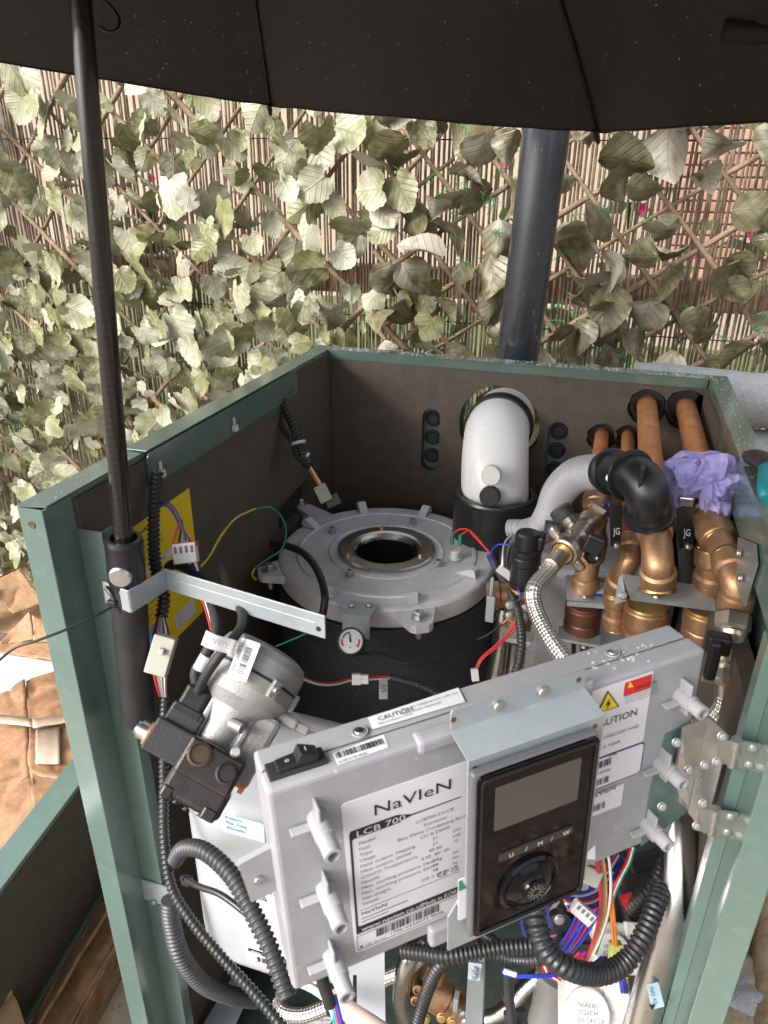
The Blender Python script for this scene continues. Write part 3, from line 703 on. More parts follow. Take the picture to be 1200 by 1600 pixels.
for y, z in ((.192, .905), (.165, .895)): hexbolt((W-.031, y, z), -X_, .0035, .004, cb, 'screw', BOLT, True, True)
# cable rail hooked over the left rim, with two tie heads
rp = at(218, 735, X=.03); 
prism(MB(), [rrect(.139, .914, .505, H-.0005, .008)], (.0302, 0, 0), Y_, Z_, X_, .0016).build('cable_rail', GREEN, cb)
bxx(.006, .0302, .1395, .5045, H+.0012, H+.0026, GREEN, 'cable_rail_top')
for y in (.162, .322, .482):
    for k in (-1, 1): bxx(.0300, .0306, y+k*.0055-.0008, y+k*.0055+.0008, .918, .927, BLACKM, 'tie_slot', bev=0)
# water beads on the rims
wb = MB(); rw = random.Random(9)
def bead(x, y, z, q): lathe(wb, [(q, 0), (q*.85, q*.35), (q*.45, q*.55), (q*.01, q*.6)], (x, y, z), Z_, 7)
for i in range(520): bead(rw.uniform(.03, W-.02), rw.uniform(D-RW+.001, D-.001), H+.0004, rw.choice((.0006, .0009, .0012, .0016, .0020)))
for i in range(150): bead(rw.uniform(.002, RW-.002), rw.uniform(.02, D), H, rw.choice((.0006, .0009, .0013)))
for i in range(150): bead(W-rw.uniform(.002, RW-.002), rw.uniform(.02, D), H, rw.choice((.0006, .0009, .0013)))
o = wb.build('water_beads', WATER2, cb); o['kind'] = 'stuff'
# small galvanised clip on the left post, grey foot at the base
c1 = at(225, 1390, Y=.034); c2 = at(257, 1398, Y=.030)
cl = thing('post_clip', c2, 'small pale galvanised clip screwed to the left corner post', 'bracket')
prism(MB(), [rrect(-.020, -.016, .034, .016, .004)], at(230, 1392, Y=.0325), X_, Z_, -Y_, .0014).build('plate', GALV, cl)
for px, py in ((212, 1369), (219, 1403), (240, 1410)): hexbolt(at(px, py, Y=.031), -Y_, .0028, .003, cl, 'screw', BOLT, True, True)
ft = thing('foot_bracket', P(352, 1580, .95), 'bent pale galvanised foot bracket on the cabinet floor', 'bracket')
a_ = at(350, 1585, Z=.14); prism(MB(), [[(-.022, -.03), (.022, -.03), (.020, .05), (-.014, .05)]], a_, X_, Y_, Z_, .002).build('plate', GALV, ft)
prism(MB(), [[(-.022, 0), (.022, 0), (.022, -.04), (-.022, -.04)]], a_+V((0, -.03, 0)), X_, Z_, -Y_, .002).build('leg', GALV, ft)

# yellow instruction sheet on the left lining
A, B, Cc, Dd = (at(180, 847, X=.0287), at(298, 760, X=.0287), at(318, 963, X=.0287), at(217, 1033, X=.0287))
y0, y1, z0, z1 = .077, .207, .727, .886
ys = thing('instruction_sheet', (.0287, (y0+y1)/2, z0), 'yellow instruction sheet stuck on the left inside wall', 'label')
prism(MB(), [[(y0, z0), (y1, z0), (y1, z1), (y0, z1)]], (.0290, 0, 0), Y_, Z_, X_, .0006).build('sheet', YELLOW, ys)
def yt(s, y, z, h, mat=INK, sx=1): text(s, (.0291, y, z), Y_, Z_, h, mat, ys, 'lettering', sx)
yt('Adjustment(APS)', y0+.012, z1-.012, .0042)
for k, s in enumerate(('an adjustment must be carried', 'out for the sensor. Adjustment(output) value.', 'the current value of required, the steps below', 'or default value, make sure you', 'set the values shown in the table.')): yt(s, y0+.012, z1-.022-.0065*k, .0028, INK, .8)
for zz in (z1-.058, z1-.075): 
    prism(MB(), [[(y0+.008, zz), (y1-.01, zz), (y1-.01, zz+.0065), (y0+.008, zz+.0065)]], (.0292, 0, 0), Y_, Z_, X_, .0002).build('table_row', PAPER, ys)
    yt('16kW        22kW        27kW', y0+.02, zz+.0018, .003, INK)
for k, s in enumerate(('the boiler after installation or', 'values on the front panel, and any', 'current spread only, set the dip switch', 'your parameter in place.')): yt(s, y0+.012, z1-.093-.0065*k, .0030, INK, .8)
yt('the Front Panel', y0+.02, z0+.036, .0042)
for a, b in ((.02, .05), (.075, .115)):
    prism(MB(), [[(y0+a, z0+.008), (y0+b, z0+.008), (y0+b, z0+.029), (y0+a, z0+.029)]], (.0292, 0, 0), Y_, Z_, X_, .0002).build('table_row', PAPER, ys)
    for k in range(4): yt('|  0.25  |  1.2', y0+a+.002, z0+.010+.005*k, .0026, INK, .8)

# ================================================================== LITTER LEFT OF THE CABINET
gp = thing('spare_panel', (-.27, .1, 0), 'removed green panel with dark foam lining standing on edge left of the cabinet', 'panel')
a_, b_ = at(0, 1372, Z=.33), at(122, 1212, Z=.33); du = (b_-a_); du.z = 0; du.normalize(); dn = V((du.y, -du.x, 0))   # dn faces the cabinet
pc = a_+du*.05
def pbox(s0, s1, n0, n1, z0, z1, mat, name): 
    c = a_+du*((s0+s1)/2)+dn*((n0+n1)/2); c.z = (z0+z1)/2; return BX(c, (s1-s0, n1-n0, z1-z0), mat, name, gp, basis(du, -dn, Z_).to_3x3() if False else Matrix((du, dn*1, Z_)).transposed(), .001)
pbox(-.35, .75, -.030, .012, .322, .330, GREEN, 'edge_flange')
pbox(-.35, .75, -.030, -.028, .06, .3215, GREEN, 'sheet')
pbox(-.34, .74, -.0275, .002, .075, .3215, LINING, 'lining')
pbox(-.35, .75, -.030, .006, .06, .068, GREEN, 'edge_flange')

def card(name, label, quads, t=.005, mat=None, parent=None, cat='cardboard', group='cardboard packaging on the ground'):
    loc = sum((V(p) for p in quads[0]), V())/4
    th = thing(name, loc, label, cat, group)
    for q in quads:
        q = [V(p) for p in q]; u = (q[1]-q[0]); n = u.cross(q[3]-q[0]).normalized(); N = 22; vs = []
        for i in range(N+1):
            for j in range(N+1):
                p = q[0].lerp(q[1], i/N).lerp(q[3].lerp(q[2], i/N), j/N); e = min(i, N-i, j, N-j)/N
                cr = (1-abs(noise.noise(p*11+V((5, 1, 2)))))**9*.007
                vs.append(p+n*(noise.noise(p*6)*.006+noise.noise(p*26)*.0018+cr+noise.noise(p*90)*.0012)+(u.normalized()*noise.noise(p*18)*.006 if e == 0 else V()))
        k = N+1; fs = [(i*k+j, (i+1)*k+j, (i+1)*k+j+1, i*k+j+1) for i in range(N) for j in range(N)]
        o = MB().add(vs, fs, True).build('panel', mat or CARD, th); m = o.modifiers.new('s', 'SOLIDIFY'); m.thickness = t; m.offset = -1
    return th
def zq(pts): return [at(x, y, Z=z) for x, y, z in pts]
card('cardboard_box', 'crushed open carton beside the fence at far left', [zq([(-80, 905, .16), (60, 880, .16), (75, 985, .16), (-70, 990, .17)]), zq([(-60, 925, .26), (-5, 918, .24), (-15, 985, .18), (-70, 985, .18)]),
     zq([(0, 1004, .19), (48, 955, .24), (54, 1000, .19), (2, 1010, .18)]), zq([(52, 962, .24), (75, 975, .22), (78, 1003, .19), (54, 1003, .19)]), zq([(-20, 915, .24), (30, 890, .25), (70, 940, .20), (20, 960, .19)])], mat=CARD2)
card('cardboard_flap', 'narrow strip of torn cardboard above the white sheet', [zq([(-40, 1003, .185), (120, 1003, .185), (130, 1040, .185), (-40, 1012, .185)])], mat=CARD2)
ws = thing('polystyrene_sheet', at(20, 1045, Z=.16), 'bright white polystyrene sheet lying among the cardboard', 'packaging')
q = zq([(-120, 1000, .165), (150, 1045, .165), (30, 1100, .165), (-120, 1130, .165)]); mb = MB(); n_ = V((0, 0, .03)); mb.add([p for p in q]+[p-n_ for p in q], [(3, 2, 1, 0), (4, 5, 6, 7), (0, 1, 5, 4), (1, 2, 6, 5), (2, 3, 7, 6), (3, 0, 4, 7)], False); mb.build('sheet', FOAMW, ws)
cbx = card('flattened_carton', 'wet flattened brown carton with pale parcel tape beside the cabinet', [zq([(40, 1062, .18), (140, 1035, .18), (190, 1240, .18), (45, 1210, .18)]), zq([(-60, 1130, .14), (38, 1060, .185), (46, 1215, .175), (-60, 1290, .12)]), zq([(-80, 1260, .125), (46, 1200, .175), (70, 1340, .165), (-80, 1420, .10)]), zq([(44, 1205, .178), (190, 1235, .178), (200, 1330, .16), (60, 1345, .16)])], mat=CARD)
def tape(quads, parent): 
    for q in quads:
        q = zq(q); N = 8; vs = []
        for i in range(N+1):
            for j in range(3):
                p = q[0].lerp(q[1], i/N).lerp(q[3].lerp(q[2], i/N), j/2); vs.append(p+V((0, 0, .004+.004*noise.noise(p*40))))
        fs = [(i*3+j, (i+1)*3+j, (i+1)*3+j+1, i*3+j+1) for i in range(N) for j in range(2)]
        o = MB().add(vs, fs, True).build('tape', TAPE, parent); m = o.modifiers.new('s', 'SOLIDIFY'); m.thickness = .0008
tape([[(-10, 1118, .182), (50, 1125, .196), (52, 1138, .196), (-10, 1132, .182)], [(50, 1125, .196), (120, 1118, .194), (122, 1130, .194), (52, 1140, .196)], [(56, 1140, .186), (94, 1138, .186), (94, 1196, .185), (56, 1196, .185)]], cbx)
card('cardboard_box', 'long brown carton lying under the edge of the spare green panel', [[V((p_.x, p_.y, z_)) for p_, z_ in ((a_+du*-.35+dn*n0_, z0_), (a_+du*.6+dn*n0_, z0_), (a_+du*.6+dn*n1_, z1_), (a_+du*-.35+dn*n1_, z1_))] for n0_, z0_, n1_, z1_ in ((.020, .085, .085, .092), (.085, .092, .092, .036), (.030, .096, .060, .125))], mat=CARD)
card('cardboard_flap', 'torn curled brown flap at the bottom left corner', [zq([(-30, 1560, .16), (20, 1545, .15), (50, 1640, .12), (-30, 1660, .13)])], mat=CARD2)
tape([[(30, 1480, .112), (52, 1472, .113), (50, 1484, .113), (25, 1492, .112)]], thing('parcel_tape', at(40, 1480, Z=.11), 'scrap of whitish parcel tape on the carton by the spare panel', 'tape'))
# right: slab edge, stones, twigs, leaf litter
def rock(px, py, r, lab, mat):
    p = at(px, py, Z=r*.5); bm = bmesh.new(); bmesh.ops.create_icosphere(bm, subdivisions=3, radius=r)
    vs = [p+V((v.co.x*1.3, v.co.y, v.co.z*.6))*(1+.3*noise.noise(v.co*40+p*9)) for v in bm.verts]; fs = [[v.index for v in f.verts] for f in bm.faces]; bm.free()
    tag(MB().add(vs, fs, True).build('stone', mat), lab, 'stone', 'stones on the ground at right')
rock(1176, 1536, .045, 'pale flat stone touching the right corner post at the lower right edge', RENDER)
rock(1184, 1575, .05, 'dark grey stone in the lower right corner', LAG)
rock(1190, 1500, .03, 'small reddish stone in the leaf litter at right', BRICK)
p = at(1150, 1590, Z=.03); tag(BX(p+V((.02, -.1, -.01)), (.12, .30, .05), CONC, 'paving_slab', None, Matrix.Rotation(.2, 3, 'Z'), .006), 'cream paving slab beside the foot of the right corner post', 'slab')
p = at(1196, 1540, Z=.04); tag(T([p+V((-.02, -.2, .0)), p, p+V((.03, .2, .02))], .022, WOOD, 'timber_offcut', None, 8), 'brown timber offcut at the lower right edge', 'timber')
ll = MB(); rw = random.Random(3)
for i in range(900):
    x, y = rw.uniform(.62, 1.25), rw.uniform(-.3, .6); s = rw.uniform(.006, .022); a = rw.uniform(0, 6.3); u = V((math.cos(a), math.sin(a), rw.uniform(-.3, .4)))*s; v = V((-math.sin(a), math.cos(a), rw.uniform(-.4, .4)))*s*rw.uniform(.2, .6); p = V((x, y, rw.uniform(.003, .02)))
    ll.add([p-u, p+v, p+u, p-v], [(0, 1, 2, 3)], False)
tag(ll.build('leaf_litter', M('leaf_litter', (.26, .13, .07), .7, 0, .5, 70, col2=(.42, .27, .16))), 'brown leaf and bark litter on the ground right of the cabinet', 'leaf litter', None, 'stuff')

# ================================================================== HEAT EXCHANGER
hc = V((.1925, .417, .73)); LR = .148
hx = thing('heat_exchanger', (hc.x, hc.y, .1), 'round boiler heat exchanger with grey cast aluminium lid and black foam jacket', 'heat exchanger')
LT([(.150, -.63), (.150, -.034), (.1485, -.030), (.10, -.029)], hc, Z_, FOAM, 'foam_jacket', hx, 64, closed=False)
lid = LT([(.10, -.028), (LR-.002, -.028), (LR, -.025), (LR, -.004), (LR-.002, -.0012), (LR-.006, 0), (.124, 0), (.1225, .0022), (.119, .0024), (.118, .0008), (.080, .0012), (.079, .003), (.076, .0034), (.075, .001), (.062, .001)], hc, Z_, ALU, 'lid', hx, 72, closed=False)
# burner port: polished ring, throat and dark inside
oc = V((hc.x, hc.y, .733))
LT([(.068, -.02), (.0665, .0022), (.064, .0032), (.0500, .0034), (.0455, .0020), (.0425, -.002), (.0415, -.006), (.0415, -.05), (.0415, -.06)], oc, Z_, STEEL, 'port_ring', hx, 64, closed=False)
LT([(.0411, -.008), (.0410, -.11), (.036, -.115), (.0001, -.115)], oc, Z_, M('dark_steel_throat', (.05, .05, .055), .35, .8), 'burner_throat', hx, 48, closed=False)
for px, py in ((596, 826), (543, 869), (657, 869)): hexbolt(at(px, py, Z=.7365), Z_, .0030, .004, hx, 'ring_screw', BRASS2, True, True)
for px, py in ((519, 831), (645, 817), (546, 898), (685, 882)):
    LT([(.0062, 0), (.0062, .002), (.0048, .0025), (.0048, .007), (.0028, .0072), (.0026, .002), (.0001, .002)], at(px, py, Z=.7325), Z_, BOLT, 'hex_standoff', hx, 6, smooth=False)
# cast fins and lugs
for px, py in ((566, 797), (664, 803), (485, 822), (521, 926), (642, 936), (733, 898)):
    p = at(px, py, Z=.731); d = V((p.x-hc.x, p.y-hc.y, 0)).normalized(); s = d.cross(Z_)
    m = MB(); prism(m, [[(-.016, 0), (.012, 0), (.010, .010), (.004, .012), (-.012, .003)]], p+s*.006, d, Z_, s, .012); m.build('cast_fin', ALU, hx)
def lug(px, py, wd_, ln):
    p = at(px, py, Z=.727); d = V((p.x-hc.x, p.y-hc.y, 0)); r = d.length; d.normalize(); s = Z_.cross(d)
    m = MB(); prism(m, [[(LR-.02, -wd_*1.5), (LR+.004, -wd_*1.25), (r+ln, -wd_*.7), (r+ln+.004, -wd_*.4), (r+ln+.004, wd_*.4), (r+ln, wd_*.7), (LR+.004, wd_*1.25), (LR-.02, wd_*1.5)]], V((hc.x, hc.y, .7265)), d, s, Z_, .011); o = m.build('mounting_lug', ALU, hx)
    hexbolt(p, Z_, .0062, .009, hx, 'lug_bolt'); LT([(.004, 0), (.004, .016)], p-Z_*.028, Z_, BOLT, 'stud', hx, 10)
lug(421, 890, .017, .011); lug(655, 965, .019, .012); lug(762, 849, .015, .010); lug(470, 787, .013, .008)
# ignition terminal block with two spades
ip = at(711, 872, Z=.733)
LT([(.0085, 0), (.0085, .0015), (.006, .002), (.006, .010), (.0055, .011), (.0001, .011)], ip, Z_, WPLASTIC, 'ceramic_insulator', hx, 16)
rw_ = thing('ignition_lead', ip, 'thin red twin lead on green spade terminals at the lid', 'wire')
for dx in (-.0055, .0055):
    s = ip+X_*dx+Z_*.010; BX(s+Z_*.006, (.004, .0012, .014), BRASS2, 'spade', rw_, bev=.0003); LT([(.0022, 0), (.0026, .002), (.0026, .012), (.0016, .016)], s+Z_*.010, Z_, GREENW, 'terminal_sleeve', rw_, 10)
j = P(766, 866, .93)
for dx, k in ((-.0055, 0), (.0055, 1)):
    s = ip+X_*dx+Z_*.034; T([ip+X_*dx+Z_*.024, s, s+V((.010, .004, .008)), P(738, 832+3*k, .95), j+V((.001*k, 0, .001*k))], .0013, RED, 'wire', rw_, 6)
c_ = P(598, 1080, .87)

# pressure gauge on its bracket
ga = P(548, 1002, .80); gn = ((CAM-ga).normalized()+V((-.15, 0, .1))).normalized()
gg = thing('pressure_gauge', ga, 'small round white dial pressure gauge on a zinc bracket in front of the drum', 'gauge')
gu = (RT-gn*RT.dot(gn)).normalized(); gv = gn.cross(gu)
bt_ = at(560, 950, Z=.735); pb = P(556, 985, .81)
m = MB(); rbox(m, at(563, 952, Z=.7345), (.034, .030, .0014), I3, .0005, 1); rbox(m, at(563, 952, Z=.7345)+V((0, -.0155, -.014)), (.034, .0014, .030), I3, .0005, 1); m.build('bracket', GALV, gg)
for px in (550, 577): hexbolt(at(px, 946, Z=.7357), Z_, .004, .004, gg, 'screw', BOLT, True, True)
LT([(.0145, -.020), (.0155, -.012), (.0155, .001), (.0150, .0022), (.0135, .0022), (.0133, .0004), (.0001, .0004)], ga, gn, BLACK, 'case', gg, 36)
LT([(.0132, .0007), (.0001, .0008)], ga, gn, PAPER, 'dial', gg, 36)
def arc(a0_, a1_, r0, r1, mat, name):
    vs = []; N = 10
    for i in range(N+1):
        a = a0_+(a1_-a0_)*i/N
        for r in (r0, r1): vs.append(ga+gn*.0012+(gu*math.cos(a)+gv*math.sin(a))*r)
    MB().add(vs, [(2*i, 2*i+1, 2*i+3, 2*i+2) for i in range(N)], False).build(name, mat, gg)
arc(2.9, 3.7, .0085, .0108, RED, 'red_band'); arc(1.75, 2.8, .0085, .0108, GREENW, 'green_band'); arc(-.75, .2, .0085, .0108, RED, 'red_band')
MB().add([ga+gn*.0016+gu*.0012-gv*.0012, ga+gn*.0016-gu*.0009+gv*.0100, ga+gn*.0016-gu*.0016+gv*.0098, ga+gn*.0016-gu*.0012-gv*.0012], [(0, 1, 2, 3)], False).build('needle', INK, gg)
text('bar', ga-gu*.002-gv*.0075+gn*.001, gu, gv, .002, INK, gg)
for k in range(5):
    a = 3.75-k*1.1; text(str(k), ga+(gu*math.cos(a)+gv*math.sin(a))*.0068+gn*.001-gu*.0006-gv*.0008, gu, gv, .0018, INK, gg)
T([ga-gn*.018, ga-gn*.03+V((0, .01, -.02)), P(590, 1020, .86), P(640, 1037, .845), P(690, 1030, .86), P(735, 1005, .90)], .0016, BLACKM, 'capillary', gg, 8)

# ================================================================== FLUE ELBOW
fe = thing('flue_elbow', (elb[0], .5, .6), 'white painted flue elbow with test caps passing through the back wall', 'flue')
ea = V((elb[0]+.001, D+.03, elb[1]-.002)); vb = at(772, 800, Y=.515); mid_ = V((vb.x-.002, .545, elb[1]-.004))
R_ = .0475
pts = [ea, V((elb[0]+.001, .63, elb[1]-.002))]
cx_ = V((elb[0]+.002, .605, elb[1]-.085)); rb = .083
for k in range(0, 13):
    a = PI/2+PI/2*k/12; pts.append(V((elb[0]+.002+(vb.x-elb[0]-.002)*k/12, cx_.y+.003+rb*math.cos(a), cx_.z+rb*math.sin(a))))
pts += [vb+V((0, 0, -.0)), vb+V((0, 0, -.03))]
tube(MB(), pts, R_, 48).build('elbow', WHITE, fe)
LT([(R_+.003, -.012), (R_+.0035, -.010), (R_+.0035, .010), (R_+.001, .012)], V((elb[0]+.001, .642, elb[1]-.002)), Y_, BLACKM, 'seal', fe, 40)
LT([(.046, -.10), (.058, -.095), (.058, .010), (.0565, .013), (.0500, .013), (.0490, .004)], V((vb.x, vb.y, .783)), Z_, BLACK, 'collar', fe, 48, closed=False)
for px, py, mt, rr in ((767, 743, WPLASTIC, .0135), (765, 776, BLACKM, .0138)):
    v = ray(px, py); best = None                       # cap sits on the front of the vertical leg
    y = vb.y-R_+.001; p = at(px, py, Y=y); nn = V((p.x-vb.x, p.y-vb.y, 0)).normalized(); nn = (nn*.9+V((0, -.1, .12))).normalized()
    LT([(rr, -.008), (rr, .0022), (rr*.92, .0034), (.0001, .0036)], p, nn, mt, 'test_cap', fe, 28)

# ================================================================== BRACKET ARM
ZB = .872; h0 = .0225
b0_ = at(163, 921, Z=ZB-.004); b1 = at(170, 925, Z=ZB-.006); b2 = at(258, 888, Z=ZB); b3 = at(508, 962, Z=ZB)
ba = thing('support_arm', b2, 'bent pale galvanised steel arm running from the umbrella handle across to the drum', 'bracket')
def strip(a, b, t, h, mat, name, parent, rib=False):
    u = (b-a).normalized(); n = u.cross(Z_).normalized(); L = (b-a).length; m = MB(); rbox(m, (a+b)/2-Z_*h/2, (L, t, h), Matrix((u, n, Z_)).transposed(), .0006, 2)
    if rib:
        for s in (1, -1): rbox(m, a.lerp(b, .5)-Z_*h*.5+n*s*t*.4, (L*.90, .0012, h*.22), Matrix((u, n, Z_)).transposed(), .0008, 3)
    return m.build(name, mat, parent)
bl = at(172, 950, Y=b2.y-.075); bl = at(160, 908, Z=ZB); bl2 = at(200, 923, Z=ZB)
strip(bl, bl2, .0016, h0, GALV, 'end_tab', ba); strip(bl2, b2, .0016, h0, GALV, 'arm', ba, True); strip(b2, b3, .0016, h0, GALV, 'arm', ba, True)
u_ = (b3-b2).normalized(); LT([(.0022, 0), (.0022, .0006), (.0001, .0006)], b3-u_*.006-Z_*.014-u_.cross(Z_)*-.001, -Y_, BLACKM, 'hole', ba, 12)
ct = thing('cable_tie', P(178, 940, .60), 'black cable tie with long tail binding the umbrella to the arm', 'cable tie')
T([P(166, 918, .575), P(175, 930, .572), P(186, 958, .573)], .0022, BLACK, 'strap', ct, 8); BX(P(176, 943, .572), (.008, .005, .006), BLACK, 'head', ct, bev=.0008)
T([P(178, 947, .573), P(150, 962, .56), P(100, 985, .55), P(55, 1002, .545), P(22, 1013, .545), P(-10, 1040, .55)], .0011, BLACK, 'tail', ct, 6)

# ================================================================== SOLENOID BURNER UNIT (fan housing, pump, coil)
az = (-.44*RT-.80*UP-.36*FWD).normalized(); ay = (-FWD-az*(-FWD).dot(az)).normalized(); ax_ = ay.cross(az); RB = Matrix((ax_, ay, az)).transposed()
hcn = P(397, 1055, .64)
bu = thing('burner', hcn-Z_*.1, 'cast aluminium burner fan with dark oil pump resting on the grey tank', 'burner')
LT([(.0001, -.026), (.030, -.0255), (.038, -.022), (.0415, -.014), (.0415, 0)], hcn, az, ALU2, 'motor_cap', bu, 48)
LT([(.0408, 0), (.0420, .0004), (.0420, .0022), (.0408, .0026)], hcn, az, BLACKM, 'gasket', bu, 48)
m = MB(); lathe(m, [(.0415, .0026), (.0415, .014), (.036, .024), (.026, .034), (.020, .05), (.0185, .072), (.0185, .085), (.0001, .085)], hcn, az, 40)
for s in (-1, .25, 1):
    rbox(m, hcn+az*.045+ax_*s*.018+ay*.006, (.006, .022, .05), RB, .002)
rbox(m, hcn+az*.055+ax_*.024, (.036, .030, .062), RB, .005); rbox(m, hcn+az*.020+ax_*.044, (.022, .014, .010), RB, .003)
lathe(m, [(.0045, 0), (.0045, .012), (.0035, .0125), (.0001, .0125)], hcn+az*.045+ay*.024+ax_*.004, (ay*.5+ax_).normalized(), 14)
m.build('fan_casting', ALU2, bu)
for s in (-.9, .55, 1.5): rbox(MB(), hcn+az*.006+(ax_*math.sin(s)+ay*math.cos(s))*.0425, (.009, .006, .016), RB @ Matrix.Rotation(-s, 3, 'Z'), .0012).build('clamp_lug', ALU2, bu)
hexbolt(hcn+az*.006+(ax_*math.sin(.55)+ay*math.cos(.55))*.046, (ax_*math.sin(.55)+ay*math.cos(.55)), .003, .004, bu, 'screw', BOLT, True, True)
BX(hcn+az*.020+ax_*.058, (.016, .010, .008), ALU2, 'ear', bu, RB, .002)
LT([(.024, 0), (.024, .006), (.019, .0075)], hcn+az*.078, az, ALU2, 'flange', bu, 28)
pc_ = P(322, 1212, .575)
m = MB(); rbox(m, pc_+az*-.008+ay*-.002, (.048, .048, .030), RB, .003); rbox(m, pc_+az*.013+ay*-.004, (.051, .045, .024), RB, .0045, 3); rbox(m, pc_+az*.022+ay*.014+ax_*.017, (.012, .010, .010), RB, .002); rbox(m, pc_+az*.022+ay*.014-ax_*.019, (.010, .010, .010), RB, .002); m.build('pump_block', PUMPM, bu)
for sx, sy, rr, mt in ((-.012, -.012, .0095, M('dull_brass_port', (.07, .045, .033), .35, .6)), (.0135, -.009, .0085, PUMPM)):
    LT([(rr, 0), (rr, .0018), (rr*.78, .0022), (rr*.7, -.001), (rr*.42, -.0012), (rr*.36, -.006), (.0001, -.006)], pc_+ax_*sx+az*sy+ay*.0224, ay, mt, 'pump_port', bu, 24)
for sx, sy in ((-.019, -.012), (.017, -.014), (.0, .012), (-.01, 0), (.012, .004)):
    LT([(.0038, 0), (.0038, .0006), (.0028, .0008), (.0026, -.0015), (.0001, -.0015)], pc_+az*.0272+ax_*sx+ay*sy, az, BLACK, 'end_screw', bu, 14)
for s, sx, sy in (('P', -.022, .010), ('S', -.019, .004), ('O', .002, -.004), ('C', .010, -.002), ('R', .016, .008)): text(s, pc_+az*.0273+ax_*sx+ay*sy, ax_, ay, .005, PAPER, bu)
LT([(.0045, -.006), (.0045, .006), (.003, .008), (.0001, .008)], pc_+az*-.026+ax_*.012+ay*.016, ay, BOLT, 'clamp_screw', bu, 12)
LT([(.004, 0), (.004, .004), (.002, .0045), (.0001, .0045)], pc_+ax_*.0275+az*-.004, ax_, ORANGE, 'orange_plug', bu, 12)
# label with barcode on the fan housing
def barcode(o, u, v, w_, h_, parent, n=26, seed=1, mat=None):
    r = random.Random(seed); m = MB(); x = 0; tot = []
    while x < n: 
        b = r.choice((.35, .6, .9, 1.3)); g_ = r.choice((.4, .6, 1.0)); tot.append((x, b)); x += b+g_
    nn = u.cross(v).normalized()
    for a, b in tot:
        p = o+u*(a/x*w_)+nn*.0003; m.add([p, p+u*(b/x*w_), p+u*(b/x*w_)+v*h_, p+v*h_], [(0, 1, 2, 3)], False)
    return m.build('barcode', mat or INK, parent)
lo_ = P(381, 1031, .595); ln_ = (-FWD*.9+az*.1+UP*.35).normalized(); lu = (RT*.30+UP*.95); lu = (lu-ln_*lu.dot(ln_)).normalized(); lv = ln_.cross(lu)
prism(MB(), [rrect(-.0165, -.0085, .0165, .0085, .0015)], lo_, lu, lv, ln_, .0006).build('sticker', PAPER, bu)
barcode(lo_-lu*.011-lv*.004, lu, lv, .022, .006, bu, 30, 5); text('LCB700-2128(1NV. Kerosene)', lo_-lu*.0145+lv*.0042, lu, lv, .0026, INK, bu, sx=.75)
# solenoid coil, its plug and leads
so_ = thing('solenoid_coil', P(272, 1150, .60), 'black solenoid coil with silver nut and plug beside the oil pump', 'solenoid')
sc = P(274, 1150, .605); m = MB(); rbox(m, sc+az*.006, (.037, .034, .028), RB, .002); rbox(m, sc-az*.013+ay*-.004, (.030, .030, .022), RB, .002); m.build('coil_body', BLACKM, so_)
LT([(.010, 0), (.010, .003), (.0075, .0035), (.0075, .010), (.0055, .0105), (.0055, .013), (.0001, .013)], sc+az*.008-ax_*.0185, -ax_, CHROME, 'nut', so_, 24); LT([(.0098, .0005), (.0106, .001), (.0106, .0026), (.0098, .003)], sc+az*.008-ax_*.0175, -ax_, ORANGE, 'seal_ring', so_, 24)
pp_ = P(303, 1096, .615); m = MB(); rbox(m, pp_, (.022, .017, .024), RB, .003); rbox(m, pp_+az*.010, (.025, .020, .008), RB, .001); rbox(m, pp_-az*.016+ax_*.002, (.012, .011, .018), RB, .004); m.build('plug', BLACK, so_)
T([P(310, 1080, .612), P(322, 1055, .60), P(340, 1028, .595), P(360, 1003, .60), P(378, 975, .62), P(374, 945, .64), P(356, 915, .665), P(345, 880, .70)], .0042, BLACKM, 'lead', so_, 10)
T([P(307, 1068, .63), P(306, 1048, .63), P(322, 1020, .63), P(338, 985, .635), P(330, 940, .66), P(312, 900, .69), P(270, 882, .71), P(260, 900, .72)], .0048, BLACKM, 'lead', so_, 10)
LT([(.0052, -.007), (.0052, .007)], P(316, 1035, .628), P(322, 1020, .63)-P(306, 1048, .63), PAPER, 'white_sleeve', so_, 14)
fl = P(352, 1006, .59); fu = (P(374, 1015, .59)-P(322, 996, .59)).normalized(); fv = (-FWD).cross(fu).normalized(); m = MB()
vs = []; 
for i in range(9):
    t_ = i/8; c = P(318, 996, .59).lerp(P(366, 1014, .588), t_)+(-FWD)*.003*math.sin(t_*5); vs += [c+fv*.0062, c-fv*.0062]
m.add(vs, [(2*i, 2*i+1, 2*i+3, 2*i+2) for i in range(8)], True); o = m.build('cable_flag', PAPER, so_); md = o.modifiers.new('s', 'SOLIDIFY'); md.thickness = .0006
text('SOL1(R/NC)', P(366, 1009, .584), -fu, -fv, .0044, GREYINK, so_, lift=.0005, sx=.66)

# ================================================================== GREY TANK
tk = thing('grey_tank', (.187, .1, .43), 'light grey rounded tank with white type label at front left', 'tank')
TX0, TX1, TY0, TY1, TZ0, TZ1 = .090, .292, .0, .145, .425, .655
bm = bmesh.new(); bmesh.ops.create_cube(bm, size=1)
for v in bm.verts: v.co = V(((TX0+TX1)/2+v.co.x*(TX1-TX0), (TY0+TY1)/2+v.co.y*(TY1-TY0), (TZ0+TZ1)/2+v.co.z*(TZ1-TZ0)))
ve = [e for e in bm.edges if abs(e.verts[0].co.z-e.verts[1].co.z) > .1]; bmesh.ops.bevel(bm, geom=ve, offset=.07, segments=10, profile=.5, affect='EDGES')
he = [e for e in bm.edges if abs(e.verts[0].co.z-e.verts[1].co.z) < 1e-5 and len(e.link_faces) == 2 and abs(e.link_faces[0].normal.z-e.link_faces[1].normal.z) > .5]
